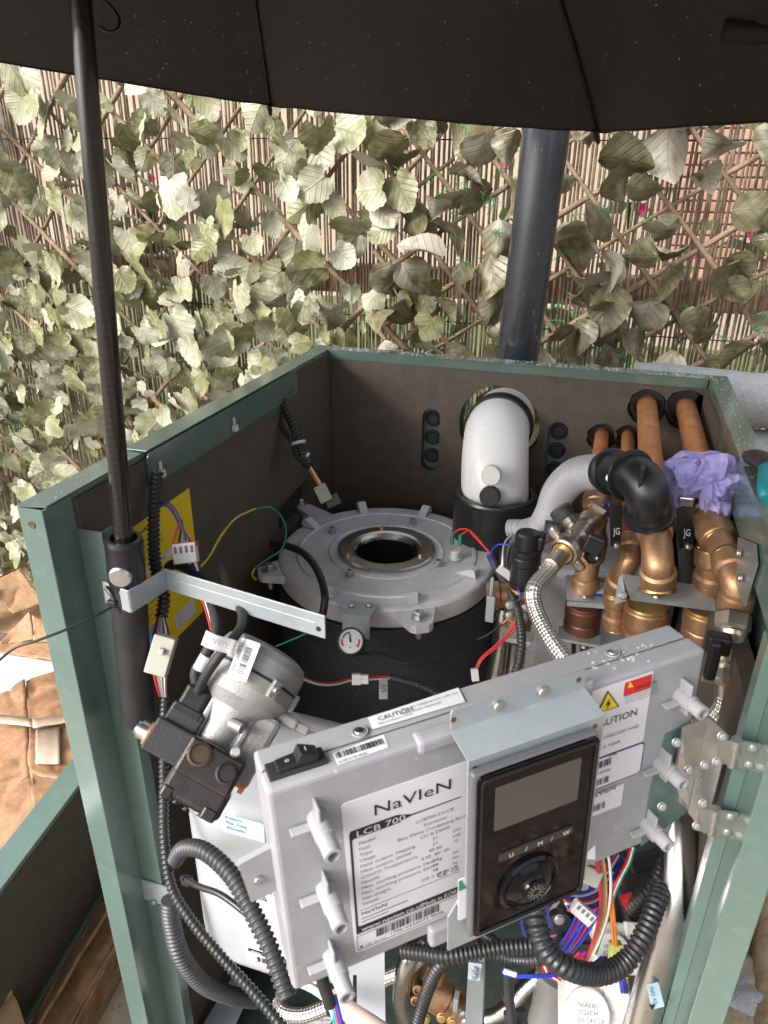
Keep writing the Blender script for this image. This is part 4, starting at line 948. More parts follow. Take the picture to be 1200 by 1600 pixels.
bmesh.ops.bevel(bm, geom=he, offset=.022, segments=6, profile=.5, affect='EDGES'); bm.verts.index_update()
MB().add([v.co.copy() for v in bm.verts], [[v.index for v in f.verts] for f in bm.faces], True).build('shell', TANK, tk); bm.free()
T([P(430, 1118, .70), P(500, 1134, .70), P(560, 1150, .69)], .0070, TANK, 'feed_pipe', tk, 20)
tl = at(372, 1368, Y=-.0012); tr_ = at(462, 1350, Y=-.0012); 
lx0, lx1, lz1, lz0 = at(372, 1372, Y=-.0012).x, at(372, 1372, Y=-.0012).x+.085, at(380, 1368, Y=-.0012).z, at(380, 1500, Y=-.0012).z
prism(MB(), [rrect(lx0, lz0, lx1, lz1, .003)], (0, -.0012, 0), X_, Z_, -Y_, .0008).build('label_sheet', PAPER, tk)
def tt(s, dx, dz, h, mat=INK, sx=1.): text(s, (lx0+dx, -.0013, lz1-dz), X_, Z_, h, mat, tk, 'lettering', sx)
tt('NaVIeN', .012, .016, .0065, INK, 1.25)
prism(MB(), [[(lx0+.003, lz1-.0275), (lx0+.030, lz1-.0275), (lx0+.027, lz1-.020), (lx0+.003, lz1-.020)]], (0, -.0014, 0), X_, Z_, -Y_, .0002).build('print_bar', INK, tk); text('LCB 700', (lx0+.005, -.0016, lz1-.026), X_, Z_, .0045, PAPER, tk)
for k, s in enumerate(('Model', 'Fuel', 'Type', 'Usage', 'Heat output, Heating', 'Heat output, DHW', 'Control Temperature', 'Nozzle', 'Max. working pressure', 'Net weight')): tt(s, .005, .034+.0048*k, .0026, GREYINK)
prism(MB(), [[(lx0+.003, lz0+.018), (lx1-.003, lz0+.018), (lx1-.003, lz0+.0235), (lx0+.003, lz0+.0235)]], (0, -.0014, 0), X_, Z_, -Y_, .0002).build('print_bar', INK, tk); text('www.navien.co.uk', (lx0+.006, -.0016, lz0+.0192), X_, Z_, .0036, PAPER, tk)
barcode(V((lx0+.012, -.0014, lz0+.006)), X_, Z_, .05, .008, tk, 40, 8)
text('HX-22-', at(376, 1357, Y=-.0012), X_, Z_, .0062, GREYINK, tk, sx=1.1)
prism(MB(), [rrect(-.004, -.012, .04, .012, .002)], at(352, 1286, Y=-.0012), X_, Z_, -Y_, .0006).build('blue_sticker', M('pale_blue_sticker', (.42, .58, .72), .4), tk)
for k, s in enumerate(('Pressure', 'Max. Temp', 'Allowable')): text(s, at(352, 1278, Y=-.0014)-Z_*.0065*k, X_, Z_, .0034, DBLUE, tk)
# grey plate with slots right of the tank
gpz = thing('slotted_plate', P(570, 1560, .80), 'pale grey slotted plate below the control box', 'plate')
prism(MB(), [[(-.030, -.09), (.012, -.09), (.010, .05), (-.030, .05)], [(-.022, -.03), (-.018, -.03), (-.018, .01), (-.022, .01)]], P(585, 1540, .74), (RT+V((0, -.05, 0))).normalized(), UP, (RT+V((0, -.05, 0))).normalized().cross(UP), .002).build('plate', TANK, gpz)

# ================================================================== CONTROL BOX (swung out on its hinges)
EX, EY, EZ = V((-.768, -.639, -.042)).normalized(), V((.04, .018, -.999)), V((-.639, .769, -.012))
EY = (EY-EX*EY.dot(EX)).normalized(); EZ = EX.cross(EY); EZ = EZ if EZ.y > 0 else -EZ
CA, CBH, CT = .309, .174, .036
OR = V((.539, .03, .906)); O_ = OR+EX*CA; CU, CV, CW = -EX, -EY, -EZ
def cbp(s, t, n=0): return O_+CU*s-CV*t+CW*n
def fs_(px, py, n=0):
    p = onplane(px, py, O_+CW*n, CW)-O_-CW*n; return p.dot(CU), -p.dot(CV)
def fq(px, py, n=0): return onplane(px, py, O_+CW*n, CW)
RC_ = Matrix((CU, CV, CW)).transposed()
cx = thing('control_box', cbp(CA/2, CBH, -CT/2), 'grey plastic boiler control box with black display, swung out on hinges', 'control box')
BX(cbp(CA/2, CBH/2, -.009), (CA, CBH, .018), ABS, 'front_shell', cx, RC_, .0035, 3)
BX(cbp(CA/2, CBH/2, -.0272), (CA-.0016, CBH-.0016, .0176), ABS, 'back_shell', cx, RC_, .0025, 3)
BX(cbp(CA/2, CBH/2, -.0183), (CA-.004, CBH-.004, .004), BLACKM, 'seam_gasket', cx, RC_, .0005, 1)
def face(name, poly, n, mat, th=.0005, parent=None): return prism(MB(), [poly], cbp(0, 0, n), CU, -CV*-1*1, CW, th).build(name, mat, parent or cx)
def fp(loop): return [(s, -t) for s, t in loop]                 # face coordinates: s right, t down
# rounded recess / boss at the top left and centre, side tab at the left
prism(MB(), [fp([(-.020, .060), (.001, .055), (.001, .092), (-.016, .094)])], cbp(0, 0, -.012), CU, CV, CW, .004).build('side_tab', ABS, cx)
hexbolt(cbp(-.010, .077, -.0118), CW, .003, .003, cx, 'screw', BOLT, True, True)
# stand-off tubes on fins
def standoff(px, py, L, fin):
    s, t = fs_(px, py); p = cbp(s, t, 0)
    so = LT([(.0062, -.002), (.0062, L*.55), (.0054, L*.58), (.0052, L), (.0034, L+.0002), (.0032, L-.01), (.0001, L-.01)], p, CW, ABS, 'standoff', cx, 20)
    m = MB(); rbox(m, cbp(s-.011*fin, t+.002, .004), (.012, .0018, .006), RC_, .0006); rbox(m, cbp(s-.001*fin, t-.009, .0055), (.0018, .012, .011), RC_, .0006); rbox(m, cbp(s+.002, t+.009, .004), (.0018, .010, .008), RC_, .0006); m.build('fin', ABS, so)
for a in ((495, 1275, .030, 1), (508, 1385, .030, 1), (518, 1490, .030, 1), (1062, 1085, .022, 1), (1030, 1190, .024, 1), (1010, 1285, .024, 1)): standoff(*a)
# top face: rocker switch, labels, screws
TU, TW = CU, -CW                             # top-face axes: right, back
def tp(px, py, z=0): return onplane(px, py, cbp(0, 0, 0)+CV*z, CV)
c = (tp(426, 1203)+tp(500, 1186))/2; c = tp(463, 1196); RT_ = Matrix((CU, TW, CV)).transposed()
BX(c+CV*.001, (.034, .013, .0028), BLACKM, 'switch_frame', cx, RT_, .0008)
BX(c+CV*.0035-CU*.005, (.013, .0095, .004), BLACK, 'switch_rocker', cx, RT_ @ Matrix.Rotation(-.12, 3, 'Y'), .0008)
BX(c+CV*.0055+CU*.006, (.012, .0095, .008), BLACK, 'switch_rocker', cx, RT_ @ Matrix.Rotation(.45, 3, 'Y'), .0008)
text('o', c-CU*.0065-TW*.0015+CV*.0058, CU, TW, .0034, PAPER, cx); text('I', c+CU*.0055-TW*.0015+CV*.0098, CU, TW, .0034, PAPER, cx)
def toplabel(pts, name):
    q = [tp(*p)+CV*.0004 for p in pts]; m = MB(); m.add(q+[p-CV*.0003 for p in q], [(0, 1, 2, 3), (0, 4, 5, 1), (1, 5, 6, 2), (2, 6, 7, 3), (3, 7, 4, 0)], False); m.build(name, PAPER, cx); return q
qa = toplabel([(520, 1178), (528, 1196), (607, 1168), (600, 1148)][::-1], 'barcode_label')
oq = tp(527, 1187)+CV*.0005; barcode(oq, CU, TW, .030, .0048, cx, 44, 3); text('2128 0170 9028', tp(530, 1194)+CV*.0005, CU, TW, .0018, INK, cx)
qb = toplabel([(575, 1122), (582, 1140), (727, 1097), (716, 1075)][::-1], 'caution_label')
text('CAUTION', tp(592, 1128)+CV*.0005, CU, TW, .0036, INK, cx); text('Do not supply power with the', tp(628, 1112)+CV*.0005, CU, TW, .0022, GREYINK, cx); text('front cover removed', tp(628, 1119)+CV*.0005, CU, TW, .0022, GREYINK, cx); text('Risk of electric shock', tp(592, 1134)+CV*.0005, CU, TW, .0018, GREYINK, cx)
for px, py in ((562, 1144), (957, 1021)):
    p = tp(px, py); LT([(.0052, .0002), (.0050, .0012), (.0042, .0012), (.0040, .0004), (.0001, .0004)], p, CV, ABS, 'screw_well', cx, 20); hexbolt(p, CV, .0032, .0026, cx, 'screw', STEEL, False, True)
wb = MB(); rw = random.Random(5)
for px, py, s in ((935, 1020, 20), (985, 1010, 16), (940, 1038, 16), (980, 1030, 12)):
    for i in range(9):
        p = tp(px+rw.gauss(0, s), py+rw.gauss(0, s*.35)); q = rw.uniform(.0005, .0018); lathe(wb, [(q, 0), (q*.8, q*.3), (q*.01, q*.45)], p+CV*.0002, CV, 8)
o = wb.build('water_beads', WATER2, cx); o['kind'] = 'stuff'
# main type label on the front
LS0, LS1, LT0, LT1 = .0412, .124, .0265, .160
face('type_label', fp([(LS0, LT0+.002), (LS0+.002, LT0), (LS1, LT0), (LS1, LT1), (LS0+.003, LT1), (LS0+.002, LT1-.002)])[::-1], .0006, PAPER)
def ft_(s, ds, dt, h, mat=INK, sx=1., al='LEFT', lift=.0003): text(s, cbp(LS0+ds, LT0+dt, .0007), CU, CV, h, mat, cx, 'lettering', sx, al, lift)
def fbar(s0, s1, t0, t1, mat=INK, n=.0009, name='print_bar'): face(name, fp([(LS0+s0, LT0+t0), (LS0+s1, LT0+t0), (LS0+s1, LT0+t1), (LS0+s0, LT0+t1)])[::-1], n, mat, .0002)
ft_('NaVIeN', .019, .0175, .0085, INK, 1.3)
face('print_bar', fp([(LS0+.0035, LT0+.032), (LS0+.0035, LT0+.026), (LS0+.0045, LT0+.0235), (LS0+.0345, LT0+.0235), (LS0+.0445, LT0+.0272), (LS0+.078, LT0+.0272), (LS0+.078, LT0+.0278), (LS0+.044, LT0+.0282), (LS0+.0345, LT0+.0305), (LS0+.006, LT0+.0305), (LS0+.005, LT0+.0315), (LS0+.005, LT0+.108), (LS0+.006, LT0+.109), (LS0+.080, LT0+.109), (LS0+.080, LT0+.1155), (LS0+.0035, LT0+.1155)])[::-1], .0009, INK, .0002)
ft_('LCB 700', .0075, .0293, .0047, PAPER, 1.35, lift=.0006)
rows = (('· Model', 'LCB700-21LCB', ''), ('· Fuel', 'Kerosene', ''), ('· Type', 'Blue Flame Condensing Burner', ''), ('· Usage', 'CH & DHW', ''), ('· Heat output, Heating', '21', 'kW'), ('· Heat output, DHW', '21', 'kW'), ('· Control Temperature', '40-80', '°C'), ('· Nozzle', '0.55  80° ES', ''), ('· Max. working pressure, Heating', '2.5', 'bar'), ('· Max. working pressure, DHW', '10', 'bar'), ('· Net weight', '98', 'kg'), ('· Power', '230 V 50 Hz', ''))
for k, (a, b, c_) in enumerate(rows):
    t = .0370+.0049*k; ft_(a, .0065, t, .0026, GREYINK, 1.15); ft_(b, .060, t-.0005, .0026, GREYINK, 1.1, 'CENTER')
    if c_: ft_(c_, .0725, t-.0005, .0024, GREYINK, 1.1)
fbar(.007, .078, .0945, .0948, GREYINK)
ft_('CE', .061, .0925, .0046, INK, .95); ft_('UK', .0715, .0900, .0026, INK, 1.1); ft_('CA', .0715, .0930, .0026, INK, 1.1)
ft_('NaVIeN', .0075, .0995, .0030, INK, 1.25); fbar(.0075, .040, .1024, .1030, GREYINK); fbar(.0075, .026, .1054, .1060, GREYINK)
ft_('www.navien.co.uk', .007, .1140, .0041, PAPER, 1.02, lift=.0006); ft_('Made in KOREA', .0500, .1140, .0038, PAPER, .85, lift=.0006)
for q in ((.0035, .0037, .1175, .1315), (.0035, .080, .1175, .1177), (.0035, .080, .1313, .1315)): fbar(*q, INK)
barcode(cbp(LS0+.017, LT0+.1255, .0007), CU, CV, .046, .0072, cx, 60, 12); ft_('1706 V234273 9028', .026, .1292, .0026, INK, 1.3); ft_('SER. AL. No.', .009, .1302, .0018, GREYINK, 1.1); fbar(.005, .0072, .1285, .1298)
# warning label on the right of the box
wl = [fs_(928, 1078), fs_(1024, 1049), fs_(1001, 1158), fs_(925, 1181)]
ws0 = wl[0][0]; ws1 = wl[1][0]; wt0 = min(wl[0][1], wl[1][1]); wt1 = wl[3][1]
def wface(s0, t0, s1, t1, n, mat, name='print_bar', r=.001): return face(name, fp(rrect(s0, t0, s1, t1, r))[::-1], n, mat, .0002)
def wt(s, px, py, h, mat=INK, sx=1.): text(s, fq(px, py, .0009), CU, CV, h, mat, cx, 'lettering', sx)
wsl = .196; wsr = fs_(1012, 1105)[0]
wface(wsl, fs_(928, 1078)[1], wsr, fs_(970, 1170)[1], .0005, PAPER, 'warning_label')
ra, rb2 = fs_(975, 1070), fs_(1018, 1072)
wface(ra[0], ra[1]-.002, wsr-.001, ra[1]+.0095, .0009, RED); wt('DANGER', 992, 1078, .0026, INK, 1.2)
tri_ = [fs_(950, 1079, .0009), fs_(932, 1115, .0009), fs_(968, 1104, .0009)]
face('hazard_triangle', fp(tri_), .0009, INK, .0002); g_ = (sum(a[0] for a in tri_)/3, sum(a[1] for a in tri_)/3)
face('hazard_triangle_fill', fp([(g_[0]+(a[0]-g_[0])*.82, g_[1]+(a[1]-g_[1])*.82) for a in tri_]), .0012, YELLOW, .0002)
bs_, bt2 = g_; face('lightning_bolt', fp([(bs_+.0008, bt2-.0045), (bs_-.0022, bt2+.0005), (bs_-.0002, bt2+.0005), (bs_-.0014, bt2+.0042), (bs_+.0020, bt2-.0008), (bs_+.0002, bt2-.0008)]), .0015, INK, .0002)
t2 = [fs_(985, 1066, .0012), fs_(981, 1075, .0012), fs_(990, 1073, .0012)]; face('hazard_triangle_fill', fp(t2), .0013, YELLOW, .0002)
wt('CAUTION', 923, 1142, .0058, INK, 1.0); wt('MUST BE CHECKED AND', 908, 1168, .0028, GREYINK, 1.05); wt('ONCE A YEAR', 915, 1180, .0028, GREYINK, 1.1)
for k in range(4): wt('disconnect supply before opening', 976, 1088+4*k, .0014, GREYINK)
s0, t0 = fs_(925, 1182); s1, t1 = fs_(990, 1205)
wface(.196, fs_(990, 1160)[1]+.002, fs_(996, 1200)[0]+.003, fs_(990, 1210)[1], .0005, DBLUE, 'blue_border', .004); wface(.194, fs_(990, 1160)[1]+.0032, fs_(996, 1200)[0]+.0018, fs_(990, 1210)[1]-.0012, .0008, PAPER, 'barcode_label', .003)
barcode(fq(924, 1205, .0009), CU, CV, .017, .0062, cx, 24, 21); barcode(fq(922, 1232, .0009), CU, CV, .016, .0060, cx, 20, 22); wt('21307058', 930, 1212, .0022); wt('21PK', 950, 1184, .0024)
wface(.196, fs_(970, 1225)[1], fs_(972, 1240)[0], fs_(925, 1275)[1], .0006, PAPER, 'barcode_label'); wt('NaVIeN', 918, 1250, .0042, INK, 1.2); barcode(fq(918, 1272, .0009), CU, CV, .015, .0062, cx, 24, 25)

# display unit on its folded bracket
def plate4(q, th, mat, name, parent):
    q = [V(p) for p in q]; n = (q[1]-q[0]).cross(q[3]-q[0]).normalized(); m = MB(); b = [p-n*th for p in q]
    m.add(q+b, [(0, 1, 2, 3), (7, 6, 5, 4), (0, 4, 5, 1), (1, 5, 6, 2), (2, 6, 7, 3), (3, 7, 4, 0)], False); return m.build(name, mat, parent)
DS0, DS1, DT0, DT1, DN = .1125, .1965, .0085, .1460, .030
bs0, bs1 = .1035, .1935
n1, n2 = .004, .022
f0 = fs_(705, 1112, n1); f1 = fs_(917, 1047, n1)
ta, tb = -.018, -.0035
brk = thing('display_unit', cbp((DS0+DS1)/2, DT1, DN), 'glossy black display with screen, buttons and round knob on a zinc bracket', 'display') if False else cx
bk = prism(MB(), [fp(rrect(f0[0], f0[1], f1[0], f0[1]+.015, .0025))], cbp(0, 0, n1), CU, CV, CW, .0014).build('display_bracket', GALV, cx)
e0 = f0[1]+.0146; tb2 = fs_(734, 1190, n2)[1]
plate4([cbp(f0[0], e0, n1-.0002), cbp(f1[0], e0, n1-.0002), cbp(f1[0]+.002, tb2, n2), cbp(f0[0]+.002, tb2, n2)][::-1], .0014, GALV, 'bracket_step', bk)
prism(MB(), [fp([(f0[0]+.002, tb2), (f1[0]+.002, tb2), (f1[0]+.002, .150), fs_(853, 1418, n2), fs_(700, 1486, n2), (fs_(700, 1486, n2)[0], .13), (f0[0]+.002, .11)])], cbp(0, 0, n2), CU, CV, CW, .0014).build('bracket_plate', GALV, bk)
for s in (.015, .33, .66, .94):
    p = cbp(f0[0]+(f1[0]-f0[0])*s, f0[1]+.0065, n1)
    if s in (.33, .66): hexbolt(p, CW, .0036, .0035, bk, 'screw', BOLT, True, True)
    else: LT([(.0018, .0002), (.0018, .0004), (.0001, .0004)], p, CW, DKCOPPER, 'hole', bk, 12)
for s in (.06, .95): LT([(.0016, .0002), (.0016, .0004), (.0001, .0004)], cbp(f0[0]+(f1[0]-f0[0])*s, tb2+.006, n2), CW, DKCOPPER, 'hole', bk, 12)
dsp = BX(cbp((DS0+DS1)/2, (DT0+DT1)/2, .0265), (DS1-DS0+.0035, DT1-DT0+.003, .007), M('clear_acrylic_edge', (.10, .10, .11), .10, 0, .05, 20, rvar=.04), 'display', cx, RC_, .003, 3)
prism(MB(), [fp(rrect(DS0+.001, DT0, DS1+.001, DT1, .005))], cbp(0, 0, DN+.0012), CU, CV, CW, .006).build('display_front', GLOSS, dsp)
prism(MB(), [fp(rrect(DS0+.003, DT0+.003, DS1-.001, DT1-.003, .004)), fp(rrect(DS0+.0042, DT0+.0042, DS1-.0022, DT1-.0042, .003))], cbp(0, 0, DN+.0024), CU, CV, CW, .0012).build('display_bezel', BLACK, dsp)
sa, sb_ = fs_(772, 1245, DN), fs_(905, 1192, DN); sc_, sd_ = fs_(772, 1290, DN), fs_(900, 1240, DN)
prism(MB(), [fp(rrect(sa[0], .0205, sb_[0], .0550, .001))], cbp(0, 0, DN+.0018), CU, CV, CW, .0006).build('screen', LCD, dsp)
# button strip with its marks
ba_, bb_ = fs_(783, 1335, DN), fs_(888, 1294, DN); tm = (ba_[1]+bb_[1])/2; slope = 0
prism(MB(), [fp(rrect(ba_[0]-.003, tm-.0032, bb_[0]+.002, tm+.0032, .002))], cbp(0, 0, DN+.0022), CU, CV, CW, .001).build('button_strip', M('dark_chrome', (.10, .10, .11), .2, .8), dsp)
for s, k in (('U', .12), ('/', .36), ('M', .54), ('/', .74), ('W', .92)): text(s, cbp(ba_[0]+(bb_[0]-ba_[0])*k-.002, tm+.0018, DN+.0024), CU, CV, .0034, PAPER, dsp)
kc = fs_(824, 1374, DN); kp = cbp(kc[0], kc[1], DN+.0012)
LT([(.0225, 0), (.0225, .002), (.0205, .0036), (.0195, .0028), (.0188, .0015)], kp, CW, GLOSS, 'knob_surround', dsp, 48)
kn = LT([(.0178, 0), (.0175, .002), (.0145, .0040), (.0100, .0052), (.0088, .0066), (.0084, .0080), (.0074, .0086), (.0001, .0086)], kp, CW, GLOSS, 'knob', dsp, 40)
m = MB()
for k in range(14):
    a = 2*PI*k/14; d = CU*math.cos(a)+CV*math.sin(a); e = CW.cross(d); p = kp+CW*.0089+d*.0045
    m.add([p-e*.0004-d*.0022, p+e*.0004-d*.0022, p+e*.0004+d*.0022, p-e*.0004+d*.0022], [(0, 1, 2, 3)], False)
m.build('knob_marks', GREYINK, kn)
gs = fs_(720, 1395, .022); prism(MB(), [fp(rrect(gs[0]-.003, gs[1]-.016, gs[0]+.0028, gs[1]+.022, .0015))], cbp(0, 0, .0245), CU, CV, CW, .0006).build('side_sticker', PAPER, cx); prism(MB(), [fp([(gs[0]-.003, gs[1]-.015), (gs[0]-.0012, gs[1]-.0155), (gs[0]+.0026, gs[1]-.006), (gs[0]-.003, gs[1]-.006)])], cbp(0, 0, .0247), CU, CV, CW, .0004).build('sticker_corner', GREENW, cx)
# raised pad lines on the shell
for (a, b) in ((fs_(640, 1120), None),): pass
BX(cbp(.125, .004, -.004), (.07, .012, .012), ABS, 'raised_boss', cx, RC_, .004, 3); BX(cbp(.175, -.001, .0015), (.075, .014, .004), ABS, 'bracket_boss', cx, RC_, .0015, 2); BX(cbp(.105, CBH-.002, .002), (.020, .018, .008), ABS, 'bottom_boss', cx, RC_, .003, 3)

# hinge plate and two hinges
HSTEEL = M('satin_hinge_steel', (.56, .55, .53), .24, .85, .15, 40, .04, 300)
hp = thing('hinge_plate', P(1090, 1220, .53), 'bright folded steel hinge plate joining the control box to the right post', 'hinge')
qg = [fq(1040, 1148, .001), fq(1076, 1128, .001), fq(1072, 1270, .001), fq(1002, 1322, .001), fq(1016, 1235, .001)]
m = MB(); n5 = len(qg); m.add(qg+[p-CW*.0014 for p in qg], [tuple(range(n5))[::-1], tuple(range(n5, 2*n5))]+[(i, (i+1) % n5, n5+(i+1) % n5, n5+i) for i in range(n5)], False); m.build('green_leaf', GREEN, hp)
a1, a2, a3, a4 = P(1072, 1132, .515), P(1105, 1118, .522), P(1078, 1262, .560), P(1047, 1240, .552)
plate4([P(1066, 1135, .508), P(1108, 1118, .525), P(1076, 1268, .562), P(1046, 1238, .552)], .0012, HSTEEL, 'steel_leaf', hp)
plate4([P(1108, 1118, .525), P(1140, 1150, .515), P(1102, 1302, .553), P(1076, 1268, .562)], .0012, HSTEEL, 'steel_leaf', hp)
for px, py, dd in ((1057, 1160, .520), (1075, 1203, .533), (1034, 1260, .545), (1128, 1150, .510), (1120, 1190, .522), (1098, 1255, .545), (1088, 1290, .550), (1101, 1195, .530)):
    hexbolt(P(px, py, dd-.008), -FWD, .0028, .004, hp, 'screw', BOLT, True, True)
for cxy, lab in (((1155, 1180), 'upper of two small steel butt hinges on the right post'), ((1122, 1287), 'lower of two small steel butt hinges on the right post')):
    d0 = .515 if cxy[1] < 1200 else .548; c = P(cxy[0], cxy[1], d0)
    hg = thing('butt_hinge', c, lab, 'hinge', 'butt hinges on the right post')
    ax0 = (P(cxy[0]-6, cxy[1]+34, d0+.016)-P(cxy[0]+8, cxy[1]-34, d0-.016)).normalized()
    k0 = P(cxy[0]-8, cxy[1]-4, d0-.004)
    for j_ in range(3): LT([(.0034, 0), (.0036, .0006), (.0036, .0096), (.0034, .0102)], k0+ax0*(-.016+.0106*j_), ax0, HSTEEL, 'knuckle', hg, 16)
    v_ = (RT*.94+UP*-.16); plate4([k0-ax0*.016, k0-ax0*.016+v_*.018, k0+ax0*.016+v_*.018, k0+ax0*.016], .0012, HSTEEL, 'leaf', hg)
    plate4([k0-ax0*.014-v_*.012, k0-ax0*.014, k0+ax0*.014, k0+ax0*.014-v_*.012], .0012, HSTEEL, 'leaf', hg)
    for s in (-.010, .010): hexbolt(k0+ax0*s+v_*.012-FWD*.0006, -FWD, .0027, .0035, hg, 'screw', BOLT, True, True)

# ================================================================== PIPEWORK AT THE BACK RIGHT
def fitting(parent, pts, r, rc, mat, name='elbow', ring=BRASS2):
    sp = spl(pts, 8); tube(m_ := MB(), sp, r, 22); o = m_.build(name, mat, parent)
    for e, f in ((sp[0], sp[2]), (sp[-1], sp[-3])):
        d = (e-f).normalized(); lathe(m_ := MB(), [(r*.98, -rc*.9), (rc*.97, -rc*.75), (rc, -rc*.6), (rc, rc*.1), (rc*.96, rc*.2), (r*.95, rc*.22)], e, d, 24); m_.build('collar', mat, o)
        lathe(m_ := MB(), [(rc*.9, rc*.2), (rc*.93, rc*.26), (rc*.90, rc*.36), (rc*.7, rc*.38)], e, d, 24); m_.build('lip_ring', ring, o)
    return o
def hpipe(k, y1): x, z = ph[k]; return [V((x, D+.02, z)), V((x, (D+y1)/2, z)), V((x, y1, z))]
# 1: left small pipe with filling tee
p1 = thing('copper_pipe', (ph[0][0], D, ph[0][1]), 'leftmost copper pipe from the back wall, dropping to the filling valve tee', 'pipe', 'copper pipes from the back wall')
T(hpipe(0, .40), .0102, COPPER, 'pipe', p1, 20)
t0 = P(933, 792, .83); t1 = P(926, 850, .86); t2_ = P(918, 905, .88); t3 = P(908, 990, .93)
fitting(p1, [P(933, 778, .84), P(930, 800, .83), P(927, 850, .85)], .0135, .0160, BRASS)
fitting(p1, [P(925, 858, .855), P(918, 885, .865), P(914, 918, .875)], .0140, .0170, M('tarnished_bronze', (.46, .27, .14), .42, .7, .25, 28, .15, 260, dirt=(.20, .44, .37), dirt_s=60, dirt_t=.68), 'socket')
LT([(.0165, 0), (.0165, .004), (.0150, .005)], P(912, 926, .875), P(920, 860, .85)-P(912, 926, .88), BRASS2, 'brass_ring', p1, 24)
fitting(p1, [P(912, 948, .895), P(909, 975, .91), P(908, 985, .915)], .0190, .0225, DKCOPPER, 'dark_socket', DKCOPPER)
T([P(908, 985, .92), P(906, 1060, .96)], .0120, STEEL, 'steel_tail', p1, 18)
BX(P(905, 995, .90), (.052, .03, .004), GALV, 'clip_plate', p1, bev=.0008)
# 2: second small pipe
p2 = thing('copper_pipe', (ph[1][0], D, ph[1][1]), 'second copper pipe from the left, partly behind the black elbow', 'pipe', 'copper pipes from the back wall')
T(hpipe(1, .36), .0092, COPPER, 'pipe', p2, 18)
T([P(980, 770, .84), P(982, 800, .82), P(984, 850, .80)], .0098, DKCOPPER, 'dropper', p2, 18)
fitting(p2, [P(984, 848, .80), P(984, 872, .785), P(975, 890, .79), P(966, 915, .81)], .0118, .0150, BRASS)
fitting(p2, [P(963, 930, .83), P(962, 960, .84), P(962, 975, .845)], .0125, .0150, BRASS, 'socket')
# 3: large pipe with bronze elbow
p3 = thing('copper_pipe', (ph[2][0], D, ph[2][1]), 'third copper pipe from the left with a fat bronze elbow below the black plastic elbow', 'pipe', 'copper pipes from the back wall')
T(hpipe(2, .27), .0136, COPPER, 'pipe', p3, 24)
fitting(p3, [P(1022, 824, .725), P(1026, 852, .70), P(1028, 885, .69), P(1028, 905, .70)], .0146, .0175, BRASS)
LT([(.0185, 0), (.0185, .003), (.0168, .004)], P(1027, 920, .705), -UP, BRASS2, 'brass_ring', p3, 24)
fitting(p3, [P(1010, 955, .80), P(1006, 985, .81), P(1004, 1000, .82)], .0215, .024, BRASS, 'socket')
# 4: rightmost pipe, angled bronze elbows to the right-hand valve
p4 = thing('copper_pipe', (ph[3][0], D, ph[3][1]), 'rightmost copper pipe, under the glove, with angled bronze elbows', 'pipe', 'copper pipes from the back wall')
T(hpipe(3, .30), .0140, COPPER, 'pipe', p4, 24)
fitting(p4, [P(1098, 800, .74), P(1110, 818, .715), P(1122, 840, .70)], .0152, .0182, BRASS, 'socket')
T([P(1122, 838, .70), P(1136, 868, .675)], .0142, BRASS, 'pipe_run', p4, 22)
fitting(p4, [P(1138, 876, .668), P(1148, 905, .652), P(1152, 925, .65), P(1148, 945, .655)], .0128, .0155, BRASS)
fitting(p4, [P(1116, 862, .72), P(1114, 890, .725), P(1112, 912, .735)], .0150, .0185, BRASS, 'tee_branch')
fitting(p4, [P(1102, 958, .77), P(1098, 985, .78), P(1096, 995, .785)], .019, .022, BRASS, 'socket')
# zinc support plates under the fittings
pz = thing('pipe_support_plate', P(1040, 930, .73), 'grey zinc support plate under the two right-hand bronze elbows', 'bracket', 'pipe support plates')
plate4([P(972, 898, .735), P(1118, 920, .735), P(1122, 956, .715), P(986, 938, .715)], .0016, GALV, 'plate', pz)
plate4([P(972, 896, .735), P(978, 938, .716), P(960, 944, .72), P(966, 905, .735)][::-1], .0014, GALV, 'fold', pz)
hexbolt(P(1025, 934, .708), UP, .0036, .004, pz, 'screw', BOLT, True, True); hexbolt(P(973, 931, .708), -FWD, .0036, .004, pz, 'screw', BOLT, True, True)
pz2 = thing('pipe_support_plate', P(920, 925, .86), 'smaller zinc support plate with blue framed sticker under the left fitting', 'bracket', 'pipe support plates')
plate4([P(884, 900, .90), P(966, 905, .90), P(962, 944, .855), P(886, 938, .855)], .0016, GALV, 'plate', pz2); plate4([P(886, 939, .855), P(1000, 946, .85), P(1000, 955, .852), P(886, 946, .857)], .0012, GALV, 'fold', pz2)
st_ = plate4([P(928, 908, .885), P(956, 910, .885), P(958, 935, .860), P(924, 932, .860)], .0004, BLUE, 'sticker_border', pz2); st_.location += UP*.0012
st2 = plate4([P(931, 911, .883), P(953, 913, .883), P(955, 932, .862), P(928, 929, .862)], .0004, PAPER, 'sticker', pz2); st2.location += UP*.002
hexbolt(P(914, 934, .852), UP, .0036, .004, pz2, 'screw', BOLT, True, True)
